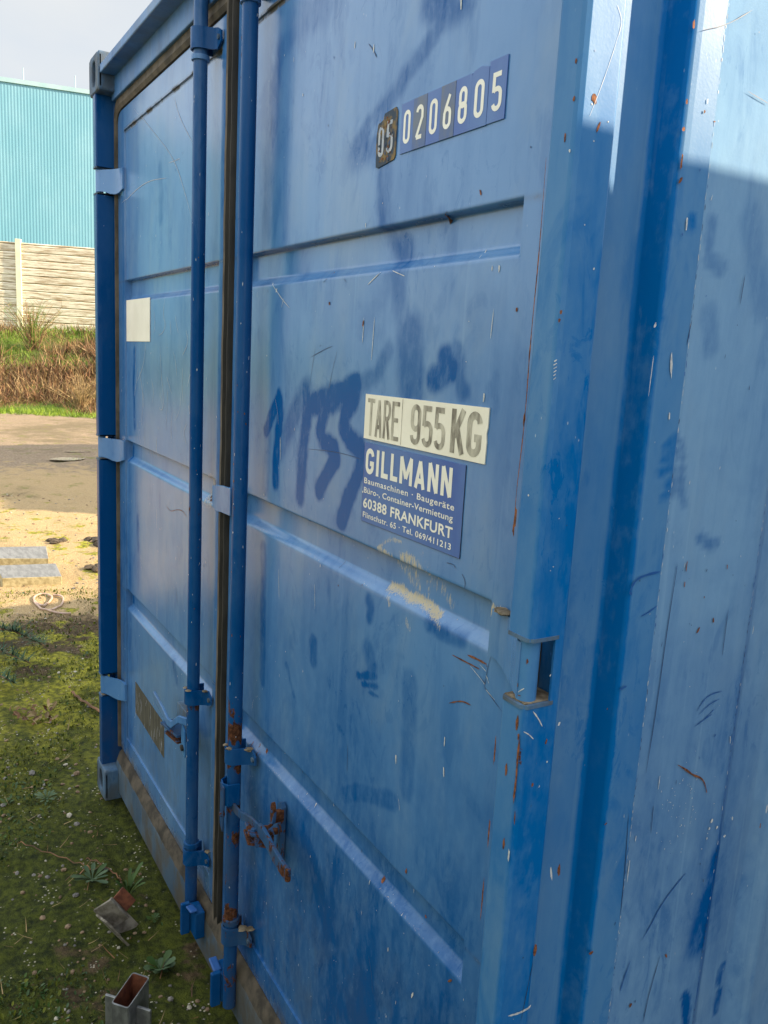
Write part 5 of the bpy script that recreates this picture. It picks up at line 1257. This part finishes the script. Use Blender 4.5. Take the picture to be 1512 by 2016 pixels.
ax = Vector((.034, .030, 0)).normalized(); bx = Vector((-.075, .069, 0)).normalized()
for sgn, zz2 in ((1, .095), (-1, .100)):
    mb = MB(); base = Vector((-1.674, -.270, 0)) if False else None
    mid = Vector((c[0], c[1], 0))+ax*sgn*.0235-bx*.012
    R3 = Matrix((ax, bx, Vector((0, 0, 1)))).transposed()
    mb.box(mid+ax*sgn*.019+Vector((0, 0, zz2/2-.01)), (.0185, .0035, zz2/2+.01), 'steel', R3)
    attach(mb.build('side_plate', bevel=.001), TB)

# rusty, cement-crusted offcut lying tilted
BR = thing('rusty_bracket', (-2.10, -.17, 0), 'rusty cement-crusted steel profile offcut lying tilted on the moss', 'metal offcut')
B0 = Matrix.Translation((-2.075, -.185, .035)) @ Matrix.Rotation(rad(-35), 4, 'Z') @ Matrix.Rotation(rad(38), 4, 'X') @ Matrix.Rotation(rad(8), 4, 'Y')
def lp(poly, a, b_, key, mb, nm='z'):
    o = len(mb.v); mb.prism(poly, a, b_, key, nm)
    for i in range(o, len(mb.v)): mb.v[i] = tuple(B0 @ Vector(mb.v[i]))
mb = MB()
th = .006
lp([(0, -.030), (.043, .010), (.039, .015), (0, -.022), (-.039, .015), (-.043, .010)], -.065, .050, 'conc', mb)
attach(mb.build('angle_body', bevel=.0015), BR)
mb = MB(); lp([(-.043, .010), (-.039, .015), (-.066, .040), (-.070, .035)], -.012, .044, 'steel_rust', mb); attach(mb.build('flange', bevel=.001), BR)
mb = MB(); lp([(.043, .010), (.039, .015), (.060, .036), (.064, .031)], -.008, .048, 'conc', mb); attach(mb.build('flange', bevel=.001), BR)
mb = MB(); lp([(-.004, -.022), (.004, -.022), (.004, .040), (-.004, .040)], -.010, .066, 'conc', mb); attach(mb.build('web', bevel=.001), BR)

M['slab_side'] = simple('sunlit_mossy_edge', (.30, .24, .12), (.50, .42, .24), 30, .9, bump=.3)  # slab edges: moss tone brightened with painted sunlight
# two paving slabs lying in the sun
M['slab'] = simple('grey_weathered_slab', (.13, .135, .14), (.20, .205, .21), 9, .8, (1, 4, 1), .3, .002)
for key, lb, zt_ in (('slabA', 'far grey slab of the two lying flat on the sunlit gravel', .06), ('slabB', 'near grey slab of the two lying flat on the sunlit gravel, the longer one', .06)):
    q = D['G'][key]; mb = MB()
    pts = list(q)
    mb.prism(pts, -.02, zt_, 'slab'); 
    mb.mat('slab_side'); mb.mi = [mb.mats.index('slab_side') if q_ < 4 else mb.mi[q_] for q_ in range(len(mb.f))]
    o = mb.build('paving_slab', bevel=.004); 
    tag(o, lb, 'paving slab', 'slabs lying in the yard')
# loop of pale cable on the ground
M['cable'] = simple('pale_pink_cable', (.40, .27, .20), (.55, .40, .32), 30, .6, bump=0)
def smoothp(P, it=3):
    P = [np.array(p, float) for p in P]
    for _ in range(it):
        Q = [P[0]]
        for a, b_ in zip(P[:-1], P[1:]): Q += [a*.75+b_*.25, a*.25+b_*.75]
        Q.append(P[-1]); P = Q
    return P
mb = MB()
for kk in ('wire', 'wire2'):
    mb.tube([(p[0], p[1], float(gz_(p[0], p[1]))+.010) for p in smoothp(D['G'][kk], 2)], .006, 'cable', 6)
tag(mb.build('cable_loop', smooth=True), 'thin pale pink cable curled in a loose loop on the bare soil', 'cable')
# conifer sprig
cx, cy = -4.40, -.20; mb = MB(); ng = MB()
for b0, b1, l in (((cx-.25, cy-.35), (cx+.25, cy+.12), 1), ((cx-.35, cy-.15), (cx+.02, cy+.22), .9), ((cx+.1, cy-.35), (cx+.48, cy+.02), 1), ((cx-.1, cy-.5), (cx+.4, cy-.2), 1)):
    P = [(b0[0]+(b1[0]-b0[0])*t, b0[1]+(b1[1]-b0[1])*t+.03*math.sin(t*5), .03+.05*math.sin(t*3)) for t in np.linspace(0, 1, 8)]
    mb.tube(P, [.009-.0009*k for k in range(8)], 'brown_w', 6)
    for k in range(260):
        t = random.random()*7; i = int(min(t, 6)); f = t-i; p = Vector(P[i]).lerp(Vector(P[i+1]), f)
        d = Vector((random.uniform(-1, 1), random.uniform(-1, 1), random.uniform(-.1, .7))).normalized(); L = random.uniform(.04, .10); s = d.cross(Vector((0, 0, 1))).normalized()*.0035
        ng.add([p-s, p+s, p+d*L], [(0, 1, 2)], 'needle')
TW = thing('conifer_sprig', (cx, cy, 0), 'broken dark green conifer sprig lying on the grass at the left edge', 'branch')
attach(mb.build('twig', smooth=True), TW); attach(ng.build('needles'), TW)
# bare twigs
for nm, P, r, lb in (('twig', [(-2.62, -.36), (-2.50, -.27), (-2.40, -.20), (-2.36, -.185)], .0018, 'thin pale twig lying on the moss left of the rusty offcut'), ('twig', [(-2.44, -.19), (-2.34, -.13), (-2.28, -.12)], .0022, 'short dark twig lying between the far locking bar and the rosette weeds'), ('twig', [(-3.80, .02), (-3.60, .05), (-3.45, .12), (-3.40, .20)], .006, 'dark crooked twig lying on the mossy soil near the left corner post')):
    mb = MB(); mb.tube([(p[0], p[1], float(gz_(p[0], p[1]))+.008+.008*(k % 2)) for k, p in enumerate(smoothp(P, 2))], r, 'brown_w', 5); tag(mb.build(nm, smooth=True), lb, 'twig')
# dead leaf heap
cx, cy = -3.60, -.175; mb = MB(); random.seed(5)
for k in range(60):
    a = random.uniform(0, 6.28); r = random.random()**.6*.13; p = Vector((cx+r*math.cos(a), cy+r*math.sin(a)*.8, float(gz_(cx, cy))+.006+random.random()*.02)); R3 = rotm(random.uniform(-.7, .7), random.uniform(-.7, .7), random.uniform(0, 6.28)); s = random.uniform(.015, .035)
    mb.add([p+R3 @ (Vector(v)*s) for v in lv], lf, random.choice(['straw', 'brown_w']))
tag(mb.build('leaf_heap'), 'small heap of dead tan leaves on the yellow-green moss', 'dead leaves')
# mud clods at the edge of the lit gravel
for (x, y, r, lb) in ((-6.80, .80, .13, 'dark lump of mud beside the container edge, on the sunlit gravel'), (-5.95, .62, .07, 'small dark mud clod at the near end of the rut, right of the slabs'), (-6.9, .50, .06, 'small dark mud clod at the far end of the rut, behind the slabs')):
    mb = MB()
    for k in range(7): clod(mb, (x+random.uniform(-r, r), y+random.uniform(-r, r), .01), r*random.uniform(.3, .6), 'soil', .5) if 'soil' in M else None
    if not mb.v:
        M['soil'] = simple('dark_mud', (.03, .022, .014), (.09, .065, .042), 30, .9)
        for k in range(7): clod(mb, (x+random.uniform(-r, r), y+random.uniform(-r, r), .01), r*random.uniform(.3, .6), 'soil', .5)
    tag(mb.build('mud_clod', smooth=True), lb, 'mud clod')
# puddles
m, nt, b = mat('puddle_water'); b.inputs['Base Color'].default_value = (.30, .28, .25, 1); b.inputs['Roughness'].default_value = .03; M['puddle'] = m
for (x, y, a, b_) in ((-11.9, 1.45, .16, .26), (-12.75, 1.75, .10, .20)):
    mb = MB(); zc = float(max(gz_(x+dx*a, y+dy*b_) for dx in (-1, 0, 1) for dy in (-1, 0, 1)))+.004
    pts = [(x+a*math.cos(t)*random.uniform(.75, 1.1), y+b_*math.sin(t)*random.uniform(.75, 1.1)) for t in np.linspace(0, 6.28, 22)[:-1]]
    mb.add([(p[0], p[1], zc) for p in pts], [tuple(range(len(pts)))], 'puddle'); tag(mb.build('puddle'), kind='structure')

# ------------------------------------------------------------------ concrete fence
A = np.array([-30.73, 2.80]); Bp = np.array([-29.71, 5.64]); fd = (Bp-A)/np.linalg.norm(Bp-A); fn_ = np.array([fd[1], -fd[0]])
if fn_[0] < 0: fn_ = -fn_
m, nt, b = mat('weathered_concrete_boards'); n = N(nt)
s1 = n.noise(2.2, (.6, .6, 9), 6, .65, .5); s2 = n.noise(9, (.35, .35, 7), 5, .7); zf = n.m('MULTIPLY', n.ramp(n.pos()[2], 3.2, 4.7), .16)
f = n.ramp(n.m('ADD', n.m('ADD', n.m('MULTIPLY', s1, .55), n.m('MULTIPLY', s2, .45)), zf), .43, .60)
f = n.m('MULTIPLY', f, 1.0); nt.links.new(n.mix(f, (.74, .69, .56), (.34, .25, .15)), b.inputs['Base Color']); b.inputs['Roughness'].default_value = .9; n.bump(b, s2, .6, .02); M['boards'] = m
M['fpost'] = simple('concrete_post', (.66, .64, .46), (.74, .71, .54), 4, .9, bump=.2)
FE = thing('concrete_fence', (A[0], A[1], 1.7), 'high weathered concrete board fence with pale posts on top of the bank', 'fence')
def fp(u, off, z): p = A+fd*u+fn_*off; return (p[0], p[1], z)
ps = .60
for k in range(-2, 6):
    u0 = ps+k*3.15-3.15 if False else ps+(k)*3.15
    mb = MB(); t0 = 4.72; 
    vs = [fp(u0+dx, dy, z) for z in (1.2, t0+.10) for dx, dy in ((-.085, .10), (.085, .10), (.085, -.10), (-.085, -.10))]
    mb.add(vs, [(0, 1, 5, 4), (1, 2, 6, 5), (2, 3, 7, 6), (3, 0, 4, 7), (4, 5, 6, 7)], 'fpost'); attach(mb.build('post', bevel=.01), FE)
    mb = MB(); z = 1.2; r_ = random.Random(k)
    while z < t0-.02:
        h_ = .247; z1 = min(z+h_, t0)
        off = r_.uniform(-.006, .006)
        vs = []
        for zz_, dy in ((z+.004, .0), (z+.030, .030), (z1-.030, .034), (z1-.003, .012)):
            vs += [fp(u0+.08, dy+off, zz_), fp(u0+3.15-.08, dy+off, zz_)]
        mb.add(vs, [(0, 1, 3, 2), (2, 3, 5, 4), (4, 5, 7, 6)], 'boards')
        mb.add([fp(u0+.08, -.04, z), fp(u0+3.07, -.04, z), fp(u0+3.07, -.04, z1), fp(u0+.08, -.04, z1), fp(u0+.08, dy+off, z1-.003), fp(u0+3.07, dy+off, z1-.003)], [(0, 1, 2, 3), (2, 3, 4, 5)], 'boards')
        z = z1
    attach(mb.build('board_panel'), FE)
# ------------------------------------------------------------------ blue hall
A2 = np.array([-64.59, 6.96]); B2 = np.array([-63.32, 12.92]); hd = (B2-A2)/np.linalg.norm(B2-A2); hn = np.array([-hd[1], hd[0]])
if hn[0] > 0: hn = -hn
m, nt, b = mat('turquoise_trapezoid_sheet'); n = N(nt)
nt.links.new(n.mix(n.ramp(n.noise(.35, (1, 1, .5), 5, .6), .35, .7), (.13, .32, .43), (.18, .37, .48)), b.inputs['Base Color']); b.inputs['Roughness'].default_value = .5; M['hall'] = m
HALL = thing('industrial_hall', (A2[0], A2[1], 0), 'long turquoise blue industrial hall clad in ribbed sheet behind the concrete fence', 'industrial building')
mb = MB(); u = -40.0; H0 = 18.43; prof = []
while u < 70: prof += [(u, 0), (u+.08, 0), (u+.10, .009), (u+.18, .009)]; u += .20
vs = []
for z in (0, H0):
    for (uu, dd) in prof: p = A2+hd*uu-hn*dd; vs.append((p[0], p[1], z))
m_ = len(prof)
mb.add(vs, [(i, i+1, m_+i+1, m_+i) for i in range(m_-1)], 'hall'); attach(mb.build('front_wall'), HALL)
mb = MB(); M['hroof'] = simple('pale_roof_sheet', (.30, .45, .50), (.36, .50, .55), 1, .6, bump=0)
q = [A2+hd*-40.2-hn*.10, A2+hd*70-hn*.10, A2+hd*70+hn*40, A2+hd*-40.2+hn*40]
mb.prism([tuple(p) for p in q], H0+.003, H0+.28, 'hroof'); attach(mb.build('roof'), HALL)
mb = MB(); q = [A2+hd*-40+hn*.1, A2+hd*69.9+hn*.1, A2+hd*69.9+hn*39.8, A2+hd*-40+hn*39.8]; mb.prism([tuple(p) for p in q], 0, H0, 'hall'); attach(mb.build('rear_walls'), HALL)
for uu in (1.45, 4.75):
    mb = MB(); p = A2+hd*uu+hn*.5; mb.tube([(p[0], p[1], H0+.25), (p[0], p[1], H0+1.2)], .035, 'hroof', 6); attach(mb.build('lightning_rod'), HALL)

# ------------------------------------------------------------------ neighbouring containers (shade casters, plus one added behind the camera to dim the doors)
def plain_container(x0, y0, L, W, H, z0, key, label, along='y', rows=1):
    T = thing('stored_container', ((x0+(W if along == 'y' else L)/2), y0, z0), label, 'shipping container', 'containers stored around the yard')
    w_, l_ = (W, L) if along == 'y' else (L, W)
    x1, y1 = x0+w_, y0+l_; mb = MB(); p = []
    def zig(a, b_, fixed, ax_, s):
        out = []; t = a; st_ = .28
        while t < b_-.27:
            for dt, dd in ((.02, 0), (.09, 0), (.13, .03), (.22, .03), (.26, 0)): out.append((t+dt, fixed+s*dd) if ax_ == 'x' else (fixed+s*dd, t+dt))
            t += st_
        return out
    poly = [(x0, y0)]+zig(x0, x1, y0, 'x', 1)+[(x1, y0)]+zig(y0, y1, x1, 'y', -1)+[(x1, y1)]
    back = zig(x0, x1, y1, 'x', -1)[::-1]+[(x0, y1)]+zig(y0, y1, x0, 'y', 1)[::-1]
    poly += back; n = len(poly); vs = [(q[0], q[1], z0+.12) for q in poly]+[(q[0], q[1], z0+H-.08) for q in poly]
    mb.add(vs, [(i, (i+1) % n, n+(i+1) % n, n+i) for i in range(n)], key); attach(mb.build('walls'), T)
    mb = MB(); mb.bb(x0-.01, x1+.01, y0-.01, y1+.01, z0+H-.08, z0+H, key); attach(mb.build('roof', bevel=.01), T)
    mb = MB(); mb.bb(x0-.01, x1+.01, y0-.01, y1+.01, z0, z0+.12, key); attach(mb.build('base_frame', bevel=.01), T)
    for (cx, cy) in ((x0, y0), (x1, y0), (x0, y1), (x1, y1)):
        mb = MB(); mb.bb(cx-.05, cx+.05, cy-.05, cy+.05, z0+.003, z0+H+.006, key); attach(mb.build('corner_post', bevel=.006), T)
    return T
M['cont2'] = paint('neighbour_blue_paint', .35, .45); M['cont3'] = simple('grey_green_paint', (.10, .15, .13), (.16, .21, .19), 3, .6)
plain_container(-.035, .86, 6.0, 2.35, 2.435, .02, 'cont2', 'plain blue container standing alongside on the right, across the narrow gap')
plain_container(-8.6, 9.4, 5.2, 2.44, 2.59, .02, 'cont3', 'grey-green container hidden behind, lower one of the stack', 'x')
plain_container(-8.6, 9.4, 5.2, 2.44, 2.45, 2.62, 'cont3', 'grey-green container hidden behind, upper one of the stack', 'x')

plain_container(-2.3, -4.85, 6.0, 2.44, 2.59, .02, 'cont3', 'unseen grey-green container added behind the photographer to dim the lower doors', 'x')  # unseen container, added to darken the lower doors and nearby ground
